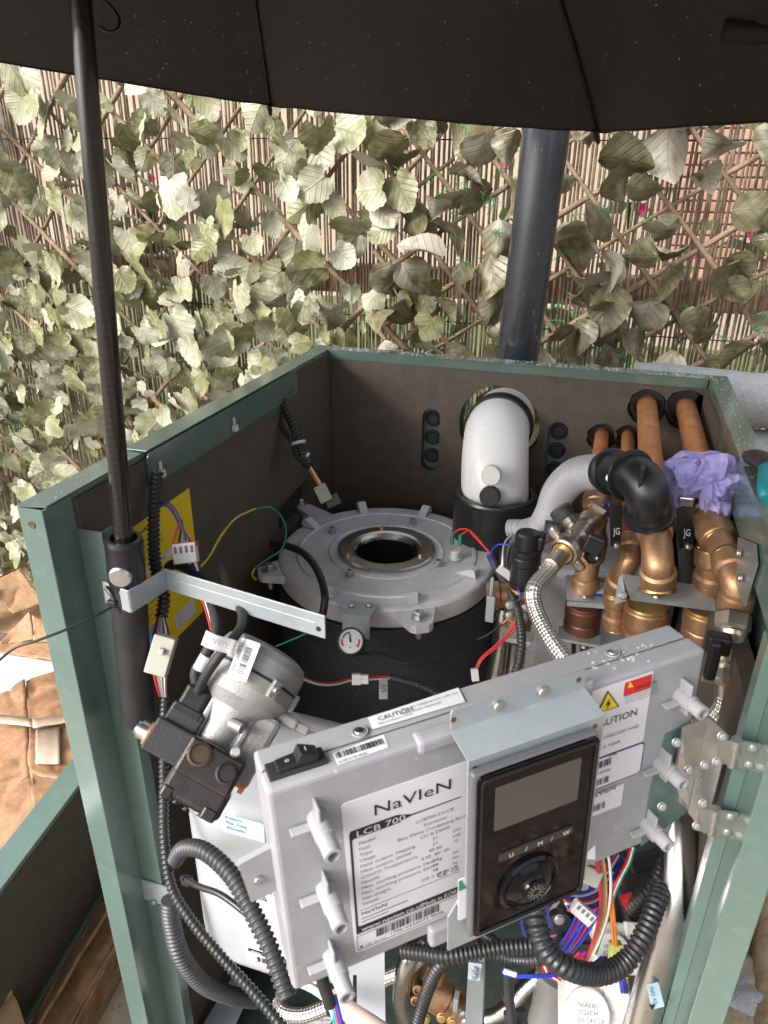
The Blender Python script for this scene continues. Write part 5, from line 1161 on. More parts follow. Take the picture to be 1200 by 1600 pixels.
# levers on the isolating valves
def lever(px, poly, d0, lab, mark):
    q = [P(x, y, d0+.0002*(y-800)) for x, y in poly]; th = thing('valve_lever', q[0], lab, 'valve lever', 'black valve levers')
    o = plate4(q, .003, BLACK, 'lever', th); 
    cxm = sum((p for p in q), V())/4; text(mark, cxm-RT*.004-UP*.010-FWD*.003, RT, UP, .007, PAPER, th, sx=.7); LT([(.004, 0), (.004, .006), (.002, .007)], q[0].lerp(q[1], .5)-FWD*.001, -FWD, STEEL, 'nut', th, 6, smooth=False)
lever(960, [(954, 788), (974, 790), (969, 848), (955, 854)][::-1], .76, 'narrow black valve lever left of the black plastic elbow', 'JG')
lever(1070, [(1059, 797), (1085, 784), (1084, 848), (1062, 858)][::-1], .72, 'black valve lever between the two large bronze fittings', 'JG')
bk_ = thing('isolating_valve', P(1075, 880, .80), 'dark valve body standing behind the right black lever', 'valve'); T([P(1073, 780, .73), P(1075, 850, .78), P(1078, 920, .82)], .011, BLACKM, 'stem', bk_, 14)
BX(P(1071, 782, .72), (.014, .010, .010), STEEL, 'stop_nut', bk_, bev=.0015)

# grey insulated vessel behind the pipes
iv = thing('insulated_vessel', (.46, .5, .1), 'silver-grey foil covered vessel standing behind the pipes', 'vessel')
FOIL = M('silver_foil_wrap', (.40, .42, .46), .34, .35, .18, 30, .5, 180, speck=(.62, .64, .68), speck_s=420, speck_t=.66)
m = MB(); rbox(m, (.475, .53, .42), (.20, .20, .64), I3, .03, 4); m.build('body', FOIL, iv)

# right-hand isolating valve with braided hose
rv = thing('isolating_valve', P(1145, 1000, .62), 'nickel plated isolating valve hanging below the right bronze elbow', 'valve')
vd = (P(1136, 1060, .625)-P(1148, 950, .645)).normalized(); v0 = P(1147, 958, .645)
LT([(.0145, 0), (.0155, .002), (.0155, .013), (.0135, .016)], v0, vd, NICKEL, 'hex_nut', rv, 6, smooth=False)
LT([(.0118, .014), (.0125, .018), (.0118, .022), (.0118, .032), (.0138, .034), (.0138, .046), (.0108, .049), (.0108, .054)], v0, vd, NICKEL, 'body', rv, 24)
LT([(.0110, .052), (.0145, .054), (.0145, .063), (.0095, .066)], v0, vd, NICKEL, 'tail_nut', rv, 6, smooth=False)
for s in (-1, 1): rbox(MB(), v0+vd*.058+RT*.0165*s, (.012, .006, .009), I3, .002).build('wing', NICKEL, rv)
BX(P(1122, 1005, .61), (.020, .014, .018), BLACK, 'lever_hub', rv, bev=.003); BX(P(1114, 1032, .605), (.010, .008, .038), BLACK, 'lever', rv, bev=.003)
fh = thing('braided_hose', P(1130, 1090, .62), 'short stainless braided hose below the right isolating valve', 'hose', 'braided hoses')
T([P(1136, 1050, .63), P(1135, 1085, .635)], .0098, NICKEL, 'ferrule', fh, 20); T([P(1135, 1082, .635), P(1130, 1105, .64), P(1112, 1125, .645), P(1080, 1140, .65), P(1040, 1150, .67)], .0085, BRAID, 'hose', fh, 20)

# filling loop: valve, wing nut and braided hose
fv_ = thing('filling_valve', P(890, 850, .76), 'brass coloured filling valve with black lever on the left tee', 'valve')
f0_, f1_ = P(934, 803, .80), P(852, 894, .715); fd = (f1_-f0_).normalized()
LT([(.0135, 0), (.0150, .001), (.0150, .010), (.0130, .013)], f0_+fd*.004, fd, NICKEL, 'hex_nut', fv_, 6, smooth=False)
LT([(.0122, .015), (.0128, .019), (.0118, .022), (.0105, .026), (.0105, .040)], f0_+fd*.002, fd, NICKEL, 'neck', fv_, 24); LT([(.0136, .010), (.0138, .014), (.0122, .017)], f0_+fd*.004, fd, BRASS2, 'olive', fv_, 24)
LT([(.0128, .038), (.0142, .042), (.0142, .056), (.0115, .060), (.0115, .072)], f0_+fd*.002, fd, NICKEL, 'body', fv_, 24)
fr_ = fd.cross(-FWD).normalized()
LT([(.0065, 0), (.0065, .017), (.0078, .018), (.0078, .028), (.0065, .029)], f0_+fd*.050, fr_ if fr_.dot(RT) < 0 else -fr_, NICKEL, 'side_port', fv_, 20); sp_ = (fr_ if fr_.dot(RT) < 0 else -fr_)
LT([(.0115, .024), (.0120, .026), (.0120, .034), (.0100, .036)], f0_+fd*.050, sp_, GCONDUIT, 'port_cap', fv_, 24)
LT([(.0052, .010), (.0052, .020), (.0085, .021), (.0085, .030), (.006, .033)], f0_+fd*.052, -sp_, BLACK, 'lever_boss', fv_, 18)
BX(P(928, 850, .735), (.018, .010, .020), BLACK, 'lever', fv_, Matrix.Rotation(.3, 3, 'Y'), .002); hexbolt(P(932, 872, .728), (RT*.6-FWD*.6-UP*.2).normalized(), .0025, .003, fv_, 'screw', BOLT, False, True)
LT([(.0120, .070), (.0165, .074), (.0170, .080), (.0150, .086), (.0125, .087), (.0120, .082)], f0_+fd*.002, fd, NICKEL, 'wing_nut', fv_, 28)
for s in (-1, 1): BX(f0_+fd*.080+fr_*s*.021, (.014, .008, .010), NICKEL, 'wing', fv_, Matrix((fr_, fd, fr_.cross(fd))).transposed(), .003)
LT([(.0118, .083), (.0122, .0838), (.0110, .088)], f0_+fd*.002, fd, BRASS2, 'seal_ring', fv_, 24)
bh = thing('braided_hose', P(850, 960, .70), 'stainless braided filling hose curving down behind the control box', 'hose', 'braided hoses')
he_ = f0_+fd*.088; LT([(.0082, 0), (.0082, .018), (.0094, .019), (.0094, .034), (.0082, .035)], he_-fd*.004, fd, NICKEL, 'ferrule', bh, 24)
T([he_+fd*.020, he_+fd*.034+UP*-.003, P(834, 920, .70), P(838, 955, .695), P(862, 1002, .67), P(905, 1060, .64)], .0080, BRAID, 'hose', bh, 22, 10)

# grey ribbed duct with black plastic elbow
gd = thing('ribbed_duct', P(880, 760, .82), 'light grey ribbed flexible duct curving up to the black elbow', 'duct')
corr([P(822, 835, .93), P(846, 826, .90), P(862, 800, .87), P(874, 768, .84), P(902, 742, .80), P(948, 736, .755)], .0195, .0052, .17, 30, 12).build('duct', GREYHOSE, gd)
corr([P(796, 826, .94), P(815, 826, .93), P(835, 828, .925)], .0125, .006, .16, 20).build('spigot', GREYHOSE, gd)
BX(P(862, 824, .83), (.016, .012, .012), GCONDUIT, 'clip', gd, bev=.001)
be = thing('black_elbow', P(1005, 765, .70), 'glossy black plastic elbow with round flanges above the copper pipes', 'elbow')
ep = spl([P(945, 736, .755), P(975, 740, .725), P(1002, 752, .70), P(1012, 775, .695), P(1013, 806, .71)], 8)
tube(MB(), ep, lambda t: .0205+.001*math.sin(PI*t), 36).build('elbow', BLACK, be)
dd0 = (ep[3]-ep[0]).normalized(); LT([(.022, -.003), (.0242, -.002), (.0247, 0), (.0242, .002), (.0225, .003)], ep[3], dd0, BLACK, 'flange', be, 36); LT([(.022, -.0015), (.0262, -.0012), (.0265, 0), (.0262, .0012), (.0225, .0015)], ep[11], (ep[13]-ep[9]).normalized(), BLACK, 'flange', be, 36)
dd1 = (ep[-1]-ep[-4]).normalized(); LT([(.0222, -.010), (.0218, -.008), (.0218, -.003), (.0240, -.002), (.0240, .002), (.022, .002)], ep[-1], dd1, BLACK, 'flange', be, 36)
hexbolt(P(954, 747, .715), (-FWD*.8-RT*.5).normalized(), .0038, .004, be, 'screw', BOLT, True, True); BX(ep[14]-FWD*.020-RT*.006-UP*.012, (.004, .012, .05), BLACK, 'rib', be, Matrix.Rotation(.1, 3, 'Z'), .001)

# air vent on its brass body, clips and steel tubes
av = thing('air_vent', P(818, 900, .86), 'black capped automatic air vent on a brass manifold beside the drum', 'valve')
va = P(818, 905, .86); vz = (Z_*.97+V((0, .05, 0))).normalized()
LT([(.0155, -.01), (.0165, -.004), (.0165, .020), (.0178, .022), (.0178, .030), (.0172, .031), (.0172, .0335), (.0178, .0345), (.0178, .040), (.015, .042), (.0001, .042)], va, vz, BLACK, 'vent_body', av, 32)
LT([(.0145, .040), (.0145, .058), (.0125, .061), (.0001, .061)], va, vz, BLACK, 'vent_cap', av, 24); BX(va+vz*.050+RT*.012, (.016, .022, .018), BLACK, 'cap_spout', av, bev=.003)
LT([(.0165, -.05), (.019, -.045), (.019, -.012), (.0165, -.009)], va, vz, BRASS, 'manifold', av, 28)
LT([(.0160, 0), (.0175, .002), (.0175, .012), (.0150, .014), (.0150, .05), (.014, .052)], P(762, 930, .87), RT, BRASS, 'side_union', av, 28)
rbox(MB(), P(768, 925, .845), (.004, .006, .038), I3, .001).build('clip', GALV, av); rbox(MB(), P(766, 952, .842), (.010, .004, .034), I3, .001).build('clip', GALV, av)
LT([(.016, 0), (.018, .002), (.018, .022), (.016, .024)], P(806, 985, .89), Z_, BRASS, 'lower_union', av, 28)
for px, py in ((797, 946, ), (822, 950), (797, 962), (818, 966)): hexbolt(P(px, py, .835), -FWD, .0042, .004, av, 'screw', BOLT, True, True)
BX(P(808, 995, .86), (.036, .022, .006), GALV, 'clip_plate', av, bev=.001)
sp1 = thing('steel_tube', P(780, 1010, .90), 'left of the two upright stainless tubes beside the drum', 'pipe', 'stainless tubes'); T([P(790, 950, .89), P(784, 990, .90), P(768, 1090, .95)], .0115, STEEL, 'tube', sp1, 22)
sp2 = thing('steel_tube', P(805, 1020, .90), 'right of the two upright stainless tubes beside the drum', 'pipe', 'stainless tubes'); T([P(806, 1000, .88), P(802, 1030, .90), P(795, 1090, .93)], .0095, STEEL, 'tube', sp2, 22)
sp3 = thing('steel_tube', P(800, 850, .92), 'bright stainless tube bent round behind the black air vent', 'pipe', 'stainless tubes'); T([P(789, 930, .90), P(788, 880, .91), P(795, 848, .92), P(818, 835, .93), P(850, 832, .94), P(880, 832, .95)], .0068, STEEL, 'tube', sp3, 18)

# purple glove lying over the right-hand pipes
def glove():
    th = thing('nitrile_glove', P(1090, 760, .74), 'crumpled purple nitrile glove draped over the right-hand copper pipe', 'glove')
    m = MB()
    def patch(cx, cy, d, hw, hh, ang, seed, amp, nfold):
        """one layer of the glove: a thin sheet thrown into soft folds"""
        N, K = 64, 44; vs = []; o = V((seed*3.1, seed*1.7, seed)); ca, sa = math.cos(ang), math.sin(ang)
        for i in range(N+1):
            for j in range(K+1):
                u, v = 2*i/N-1, 2*j/K-1; q = V((u*1.1, v*1.1, 0))+o
                edge = 1+.16*noise.noise(V((math.atan2(v, u)*1.3, seed, 2)))
                rr = max(abs(u), abs(v)); ln = math.sqrt(u*u+v*v)+1e-6; k = (rr/ln)**.75                       # squircle outline
                u2, v2 = u*k*edge, v*k*edge
                wx, wy = noise.noise(q*1.2)*.55, noise.noise(q*1.2+V((7, 7, 7)))*.55
                ph_ = (u2*ca+v2*sa+wx)*nfold; f = (1-abs(math.sin(ph_)))**1.3*1.2+.8*(1-abs(math.sin((v2*ca-u2*sa+wy)*nfold*.75+seed)))**1.5+.3*noise.noise(q*3.2)
                f *= (1-.35*rr**4)
                x = (u2+.10*noise.noise(q*2.1+V((3, 0, 0))))*hw; y = (v2+.10*noise.noise(q*2.1+V((0, 5, 0))))*hh
                vs.append(P(cx+x, cy-y, d+.022*(u2*u2*.5+v2*v2*.35)*1.0-f*amp))
        n = K+1; m.add(vs, [(i*n+j, (i+1)*n+j, (i+1)*n+j+1, i*n+j+1) for i in range(N) for j in range(K)], True)
    patch(1096, 745, .735, 66, 40, .5, 1.0, .012, 3.4)
    patch(1072, 752, .722, 42, 38, 1.9, 2.3, .010, 3.0)
    patch(1126, 748, .718, 40, 40, -.4, 3.9, .010, 3.2)
    patch(1118, 790, .708, 26, 42, 1.2, 5.2, .008, 2.8)
    patch(1052, 786, .728, 24, 22, .2, 6.1, .007, 2.6)
    patch(1146, 752, .706, 26, 13, -.5, 7.7, .005, 2.4)
    o = m.build('glove', GLOVE, th); md = o.modifiers.new('thickness', 'SOLIDIFY'); md.thickness = .0006
glove()
# pliers lying over the right rim
pl_ = thing('pliers', P(1185, 730, .62), 'pliers with dark jaws and teal handles resting on the right rim', 'pliers')
j0 = at(1164, 712, Z=H+.012); j1 = at(1196, 722, Z=H+.014)
T([at(1163, 711, Z=H+.010), at(1180, 714, Z=H+.012), at(1205, 728, Z=H+.013)], lambda t: .004+.007*t, M('dark_steel', (.10, .085, .08), .38, .8, .3, 40), 'jaw', pl_, 10)
T([at(1166, 716, Z=H+.006), at(1185, 724, Z=H+.006), at(1208, 738, Z=H+.008)], lambda t: .004+.006*t, M('dark_steel', (.1, .1, .1)), 'jaw', pl_, 10)
TEAL = M('teal_grip', (.008, .20, .25), .4, 0, .1, 20)
T([at(1198, 725, Z=H+.012), at(1196, 760, Z=H+.006), at(1199, 790, Z=H-.005), at(1215, 840, Z=H-.005)], .0068, TEAL, 'handle', pl_, 14); T([at(1208, 725, Z=H+.012), at(1240, 760, Z=H+.010), at(1270, 820, Z=H+.01)], .0068, TEAL, 'handle', pl_, 14)

# ================================================================== CONDUITS, WIRES AND LOWER FITTINGS
def conduit(label, pts, rpx, pitch, mat=None, ties=(), group='black corrugated conduits'):
    q = [P(*p) for p in pts]; r = size(rpx, sum(p[2] for p in pts)/len(pts)); th = thing('conduit', q[0], label, 'conduit', group)
    corr(q, r, pitch*1.12, .24, 16).build('hose', mat or CONDUIT, th); return th, r
conduit('black conduit hanging from the cable rail in front of the yellow sheet', [(246, 738, .715), (242, 775, .71), (240, 830, .705), (243, 885, .70), (256, 930, .695), (252, 965, .69)], 10, .0042)
conduit('slim black conduit running down inside the left post and across the bottom', [(258, 1085, .70), (256, 1150, .70), (256, 1230, .69), (257, 1310, .68), (268, 1385, .67), (300, 1440, .655), (350, 1500, .64), (400, 1555, .625), (450, 1615, .61)], 8.5, .0040)
conduit('thick charcoal hose looping over the front of the grey tank', [(272, 1345, .68), (288, 1326, .66), (320, 1330, .64), (362, 1368, .62), (398, 1432, .60), (425, 1490, .585), (450, 1560, .57)], 14.5, .0044, GCONDUIT)
conduit('thick charcoal hose curving under the grey tank by the floor', [(266, 1405, .74), (268, 1440, .745), (282, 1492, .75), (315, 1535, .77), (362, 1556, .80), (400, 1562, .85)], 14, .0038, GCONDUIT)
conduit('black conduit from under the display curving up beside the steel pipe', [(836, 1405, .58), (840, 1450, .565), (856, 1488, .56), (890, 1514, .56), (935, 1522, .58), (975, 1505, .595), (1004, 1465, .605), (1022, 1420, .62), (1034, 1385, .64)], 17, .0046)
conduit('second black conduit just behind, rising beside the bent steel pipe', [(985, 1420, .70), (1005, 1400, .69), (1024, 1378, .69), (1040, 1350, .70)], 13, .0042)
conduit('upper black conduit running level below the control box', [(630, 1486, .62), (665, 1490, .61), (700, 1494, .60), (745, 1487, .60), (790, 1480, .60), (838, 1477, .60)], 12.5, .0034)
conduit('lower black conduit running level just under the other one', [(715, 1475, .70), (770, 1488, .69), (800, 1499, .68), (835, 1500, .66), (860, 1490, .66)], 11, .0036)
conduit('black conduit slanting down past the brass valve', [(752, 1478, .68), (715, 1490, .69), (685, 1512, .70), (665, 1555, .72), (648, 1612, .74)], 11, .0044)
conduit('short thin black conduit with a blue wire tied at its top', [(794, 1518, .66), (795, 1550, .68), (799, 1590, .70), (806, 1630, .72)], 8, .0036)
conduit('thin black conduit bending out between control box and level conduits', [(756, 1462, .72), (770, 1470, .71), (785, 1484, .70)], 9, .0036)
conduit('thin ribbed grey conduit along the drum to the right', [(766, 868, .925), (780, 895, .90), (797, 925, .86), (809, 955, .83), (815, 995, .80), (812, 1030, .79), (802, 1060, .79)], 7, .0040, GCONDUIT)
conduit('short black conduit on the front of the drum by the small white plug', [(612, 1059, .83), (640, 1066, .82), (668, 1076, .81), (700, 1094, .80)], 7, .0038)
conduit('black conduit hanging from the rear end of the cable rail', [(440, 626, 1.0), (452, 650, 1.0), (464, 680, 1.0), (470, 705, 1.0), (482, 728, .99)], 8.5, .0050)
def wires(label, name, runs, cat='wires', r=.0012, group=None):
    th = thing(name, P(*runs[0][1][0]), label, cat, group)
    for mt, pts in runs: T([P(*p) for p in pts], r, mt, 'wire', th, 6, 7)
    return th
def conn(th, px, py, d, s, mat, rot=0., name='connector', slots=0):
    Rm = Matrix((RT, UP, -FWD)).transposed() @ Matrix.Rotation(rot, 3, 'Z'); c = P(px, py, d); o = BX(c, s, mat, name, th, Rm, .0008)
    for k in range(slots): BX(c+Rm @ V(((k-(slots-1)/2)*s[0]/slots*.95, s[1]*.18, s[2]*.5)), (s[0]/slots*.5, s[1]*.35, .0006), GREYINK, 'slot', th, Rm, 0)
    return o
# rear-left harness end
w = wires('cable harness with white plug hanging at the back left corner', 'wire_harness', [(ORANGE, [(482, 730, .99), (490, 745, .985), (500, 762, .98)]), (WHITEW, [(484, 728, .99), (494, 745, .985), (503, 761, .98)]), (DBLUE, [(447, 648, 1.0), (455, 662, .995), (460, 685, .995)]), (ORANGE, [(486, 730, .99), (497, 748, .985), (506, 762, .98)])], 'wiring', .0014)
T([P(419, 642, 1.0), P(435, 660, 1.0), P(455, 690, .995), P(466, 715, .99), P(484, 730, .985)], .0032, BLACKM, 'cable', w, 8); conn(w, 505, 771, .975, (.017, .024, .012), NYLON, .45, 'plug', 0); conn(w, 520, 782, .99, (.02, .016, .014), BLACK, .4, 'socket')
LT([(.0105, -.002), (.0105, .002)], P(466, 692, .995), P(470, 705, 1)-P(464, 680, 1), WPLASTIC, 'tie', w, 16); conn(w, 480, 712, .99, (.004, .010, .002), PAPER, -.5, 'tag')
# tie heads on the cable rail
for px, py, lab in ((249, 739, 'white tie head at the front end of the cable rail'), (364, 668, 'white tie head at the middle of the cable rail')):
    p = at(px, py, X=.031); tt_ = thing('tie_head', p, lab, 'cable tie', 'white tie heads'); BX(p+V((.003, 0, 0)), (.006, .008, .008), WPLASTIC, 'head', tt_, bev=.0012); BX(p+V((.001, .002, .006)), (.002, .004, .012), WPLASTIC, 'band', tt_, bev=.0005)
# plug on the yellow sheet
w = wires('blue and red wires entering a white plug in front of the yellow sheet', 'wire_harness', [(DBLUE, [(250, 783, .705), (268, 790, .70), (282, 815, .695), (290, 845, .69)]), (DBLUE, [(250, 786, .705), (266, 795, .70), (280, 820, .695), (297, 845, .69)]), (RED, [(284, 812, .697), (276, 828, .693), (270, 848, .69)]), (BLACKM, [(284, 815, .697), (282, 830, .693), (280, 848, .69)]),
     (DBLUE, [(300, 880, .685), (304, 890, .69), (306, 905, .70)]), (WHITEW, [(305, 880, .685), (309, 892, .69), (309, 905, .70)])], 'wiring')
conn(w, 290, 864, .685, (.022, .019, .011), WPLASTIC, .12, 'plug', 4); conn(w, 289, 851, .687, (.024, .005, .010), RED, .12, 'plug_base')
# yellow-green earth wire and cable on the drum
w = wires('thin yellow and green earth wire arching over to the lid', 'earth_wire', [(YELLOWW, [(313, 886, .70), (328, 868, .71), (345, 838, .74), (368, 810, .78), (398, 795, .83)]), (GREENW, [(396, 796, .83), (422, 793, .86), (440, 808, .89), (447, 832, .91), (440, 858, .91), (420, 872, .90), (398, 888, .89)]), (YELLOWW, [(398, 888, .89), (394, 898, .89), (400, 906, .885)])], 'wire')
w = thing('power_cable', P(440, 853, .92), 'thick black cable crossing the left edge of the lid', 'cable'); T([P(425, 850, .94), P(448, 853, .92), P(476, 866, .90), P(496, 892, .875), P(507, 925, .85), P(506, 950, .845), P(500, 975, .85)], .0046, BLACK, 'cable', w, 12)
w = thing('green_lead', P(470, 995, .80), 'thin green wire beside the arm end', 'wire'); T([P(430, 1010, .80), P(455, 1000, .80), P(478, 990, .80)], .0011, GREENW, 'wire', w, 6)
# multi-way connector below the yellow sheet
cols = [RED, DBLUE, ORANGE, CYAN, YELLOWW, BLUE, WHITEW, DKCOPPER]
runs = []
for k, c in enumerate(cols):
    runs.append((c, [(248+2*k*.5, 960, .69), (240+3.2*k, 985, .68), (238+3.6*k, 1003, .675)])); runs.append((c, [(240+3*k, 1050, .675), (244+2.2*k, 1068, .68), (250+1.4*k, 1088, .695)]))
runs.append((CYAN, [(240, 975, .678), (236, 990, .674), (236, 1010, .672)]))
w = wires('bundle of coloured wires through a translucent multi-way connector by the left wall', 'wire_harness', runs, 'wiring', .0011)
conn(w, 252, 1023, .665, (.020, .036, .012), NYLON, -.28, 'connector', 0); conn(w, 252, 1018, .656, (.005, .006, .004), NYLON, -.28, 'latch')
w = wires('red and white twin wire passing behind the burner', 'wire_harness', [(RED, [(316, 935, .66), (325, 965, .66), (335, 1000, .66), (345, 1020, .65)]), (WHITEW, [(320, 935, .66), (329, 965, .66), (334, 985, .66)]), (ORANGE, [(350, 1022, .62), (353, 1028, .615), (356, 1034, .615)]), (YELLOWW, [(354, 1022, .62), (357, 1028, .615), (359, 1033, .615)])], 'wiring')
# red/white sensor lead with in-line plug on the drum
w = wires('red and white lead with small white in-line plug across the drum front', 'sensor_lead', [(RED, [(472, 1058, .70), (495, 1066, .75), (520, 1067, .79), (549, 1060, .82)]), (WHITEW, [(473, 1061, .70), (496, 1069, .75), (520, 1070, .79), (549, 1063, .82)]), (RED, [(575, 1059, .82), (592, 1057, .825), (612, 1058, .83)]), (WHITEW, [(575, 1062, .82), (592, 1061, .825), (612, 1060, .83)])], 'wire')
conn(w, 557, 1061, .815, (.010, .012, .009), WPLASTIC, 0, 'plug'); conn(w, 569, 1061, .815, (.010, .010, .008), WPLASTIC, 0, 'socket')
tg = conn(w, 599, 1076, .825, (.010, .024, .0006), M('silver_tag', (.30, .30, .31), .4, .3), 0, 'tag'); text('S/V', P(603, 1082, .823), UP, -RT, .005, INK, w)
# wires right of the drum
w = wires('red pair and blue loop leaving the ribbed conduit right of the lid', 'wire_harness', [(RED, [(806, 966, .82), (798, 985, .82), (775, 1008, .82), (752, 1028, .82), (742, 1048, .82)]), (RED, [(809, 968, .82), (801, 987, .82), (778, 1010, .82), (754, 1030, .82), (745, 1048, .82)]), (BLUE, [(770, 884, .90), (766, 868, .90), (776, 852, .89), (797, 851, .88)]), (BLUE, [(797, 903, .86), (808, 918, .85), (814, 932, .84), (806, 942, .84)]), (ORANGE, [(805, 957, .84), (795, 965, .84), (785, 975, .84)]), (BLACKM, [(785, 975, .84), (765, 990, .84), (745, 1000, .85)]), (BLUE, [(944, 800, .80), (943, 788, .80), (950, 784, .80), (952, 792, .80)])], 'wiring')
conn(w, 789, 895, .87, (.020, .010, .008), WPLASTIC, -.65, 'plug'); conn(w, 742, 1054, .815, (.008, .014, .008), WPLASTIC, .1, 'plug')

# bent steel pipe at lower right, with printed sticker
bp_ = thing('bent_steel_pipe', P(1050, 1400, .64), 'thick bent stainless pipe rising inside the right post', 'pipe', 'bent stainless pipes')
T([P(1046, 1180, .70), P(1056, 1250, .67), P(1060, 1320, .65), P(1056, 1390, .64), P(1040, 1470, .645), P(1016, 1550, .66), P(990, 1640, .68)], .0150, STEEL, 'pipe', bp_, 28, 10)
q = P(1022, 1570, .645); prism(MB(), [rrect(-.0055, -.011, .0055, .011, .001)], P(1024, 1556, .636), (RT+UP*.25).normalized(), (UP-RT*.25).normalized(), (RT+UP*.25).normalized().cross((UP-RT*.25).normalized()), .0004).build('sticker', M('dull_blue_sticker', (.26, .36, .45), .4), bp_)
text('SV ON', P(1027, 1568, .634), (UP-RT*.25), -(RT+UP*.25), .0036, INK, bp_); prism(MB(), [[(-.003, 0), (.003, 0), (0, -.005)]], P(1019, 1570, .6345), RT, UP, -FWD, .0003).build('arrow', INK, bp_)
bp2 = thing('bent_steel_pipe', P(625, 1550, .80), 'bent stainless pipe dropping at the bottom centre', 'pipe', 'bent stainless pipes')
T([P(655, 1470, .84), P(640, 1495, .83), P(630, 1530, .84), P(628, 1570, .86), P(645, 1605, .88), P(690, 1640, .90)], .0108, STEEL, 'pipe', bp2, 24, 10)
bp3 = thing('bent_steel_pipe', P(780, 1580, .90), 'stainless pipe rising to the right behind the thin conduit', 'pipe', 'bent stainless pipes')
T([P(720, 1590, .94), P(760, 1592, .93), P(790, 1578, .92), P(820, 1545, .92), P(850, 1520, .92)], .0105, STEEL, 'pipe', bp3, 24, 10); LT([(.0115, -.004), (.0118, -.003), (.0118, .003), (.0115, .004)], P(800, 1568, .92), P(820, 1545, .92)-P(790, 1578, .92), YELLOW, 'yellow_band', bp3, 20)
# brass valve block
bv = thing('brass_valve', P(690, 1560, .86), 'brass valve block with zinc clip at the bottom centre', 'valve')
LT([(.020, 0), (.021, .004), (.021, .035), (.018, .038), (.018, .06)], P(655, 1535, .87), (RT*.8-UP*.5).normalized(), BRASS, 'body', bv, 28); LT([(.013, 0), (.016, .002), (.016, .02), (.013, .022)], P(672, 1530, .86), (RT*.3+UP*.8).normalized(), BRASS, 'branch', bv, 24)
for px, py in ((652, 1545), (649, 1562)): LT([(.0055, 0), (.0055, .003), (.0040, .0035), (.0038, -.002), (.0001, -.002)], P(px, py, .835), -FWD, BRASS, 'port', bv, 18)
BX(P(713, 1568, .85), (.006, .012, .032), GALV, 'clip', bv, bev=.001); LT([(.008, 0), (.008, .03)], P(712, 1580, .86), RT, STEEL, 'tail', bv, 16)
for px, py in ((664, 1592), (690, 1590), (706, 1596)): hexbolt(P(px, py, .84), -FWD, .005, .005, bv, 'screw', BRASS2, True, True)
# strap bracket standing at the bottom centre
sb2 = thing('strap_bracket', P(745, 1560, .80), 'pale zinc strap bracket with two embossed screws at bottom centre', 'bracket')
plate4([P(733, 1494, .80), P(757, 1494, .80), P(752, 1640, .87), P(724, 1640, .87)][::-1], .0016, GALV, 'strap', sb2); plate4([P(757, 1494, .80), P(759, 1494, .81), P(756, 1640, .88), P(752, 1640, .87)][::-1], .0012, GALV, 'fold', sb2)
plate4([P(732, 1504, .797), P(753, 1507, .797), P(750, 1533, .808), P(731, 1530, .808)][::-1], .0006, M('pale_blue_sticker', (.42, .58, .72)), 'sticker', sb2)
for py in (1515, 1525): hexbolt(P(742, py, .798), -FWD, .0032, .003, sb2, 'screw', BOLT, True, True)
# braided hoses low down
w = thing('braided_hose', P(610, 1530, .85), 'braided hose behind the bent pipe at bottom centre', 'hose', 'braided hoses'); T([P(570, 1545, .88), P(605, 1528, .87), P(640, 1512, .86), P(672, 1480, .86)], .0085, BRAID, 'hose', w, 18)
w = thing('braided_hose', P(460, 1575, .82), 'braided hose lying under the grey tank', 'hose', 'braided hoses'); T([P(436, 1565, .90), P(445, 1582, .88), P(475, 1586, .87), P(510, 1574, .87)], .0085, BRAID, 'hose', w, 18)
w = thing('clear_drain_tube', P(530, 1580, .70), 'clear printed plastic tube at the bottom edge below the control box', 'hose'); T([P(525, 1560, .72), P(545, 1580, .69), P(575, 1600, .67), P(620, 1630, .66)], .0092, M('clear_tube', (.62, .52, .46), .2, 0, .05, 20, transl=.3), 'tube', w, 18)
w = thing('manual_sheet', P(450, 1590, .88), 'printed white leaflet on the cabinet floor below the tank', 'leaflet'); plate4([at(436, 1572, Z=.12), at(520, 1590, Z=.12), at(500, 1640, Z=.12), at(420, 1620, Z=.12)][::-1], .0008, PAPER, 'sheet', w)
for k in range(4): text('the burner can only be fired in this', at(448, 1582+7*k, Z=.1205), RT, Y_, .0045, GREYINK, w)
w = wires('white and coloured wires dropping from the lower left of the control box', 'wire_harness', [(WHITEW, [(470, 1540, .60), (490, 1550, .60), (512, 1568, .60), (525, 1600, .61)]), (WHITEW, [(480, 1535, .60), (500, 1548, .60), (518, 1566, .60), (530, 1600, .61)]), (WHITEW, [(475, 1538, .60), (495, 1550, .60), (515, 1570, .60), (527, 1604, .61)]), (RED, [(520, 1555, .60), (524, 1575, .60), (530, 1600, .60)]), (CYAN, [(518, 1555, .605), (521, 1575, .60), (526, 1600, .60)]), (BLUE, [(523, 1555, .60), (528, 1575, .60), (534, 1600, .60)]), (GREENW, [(516, 1558, .60), (522, 1580, .60), (522, 1604, .60)])], 'wiring', .0017)
T([P(500, 1520, .58), P(508, 1545, .585), P(516, 1570, .59)], .005, BLACKM, 'sheath', w, 10)

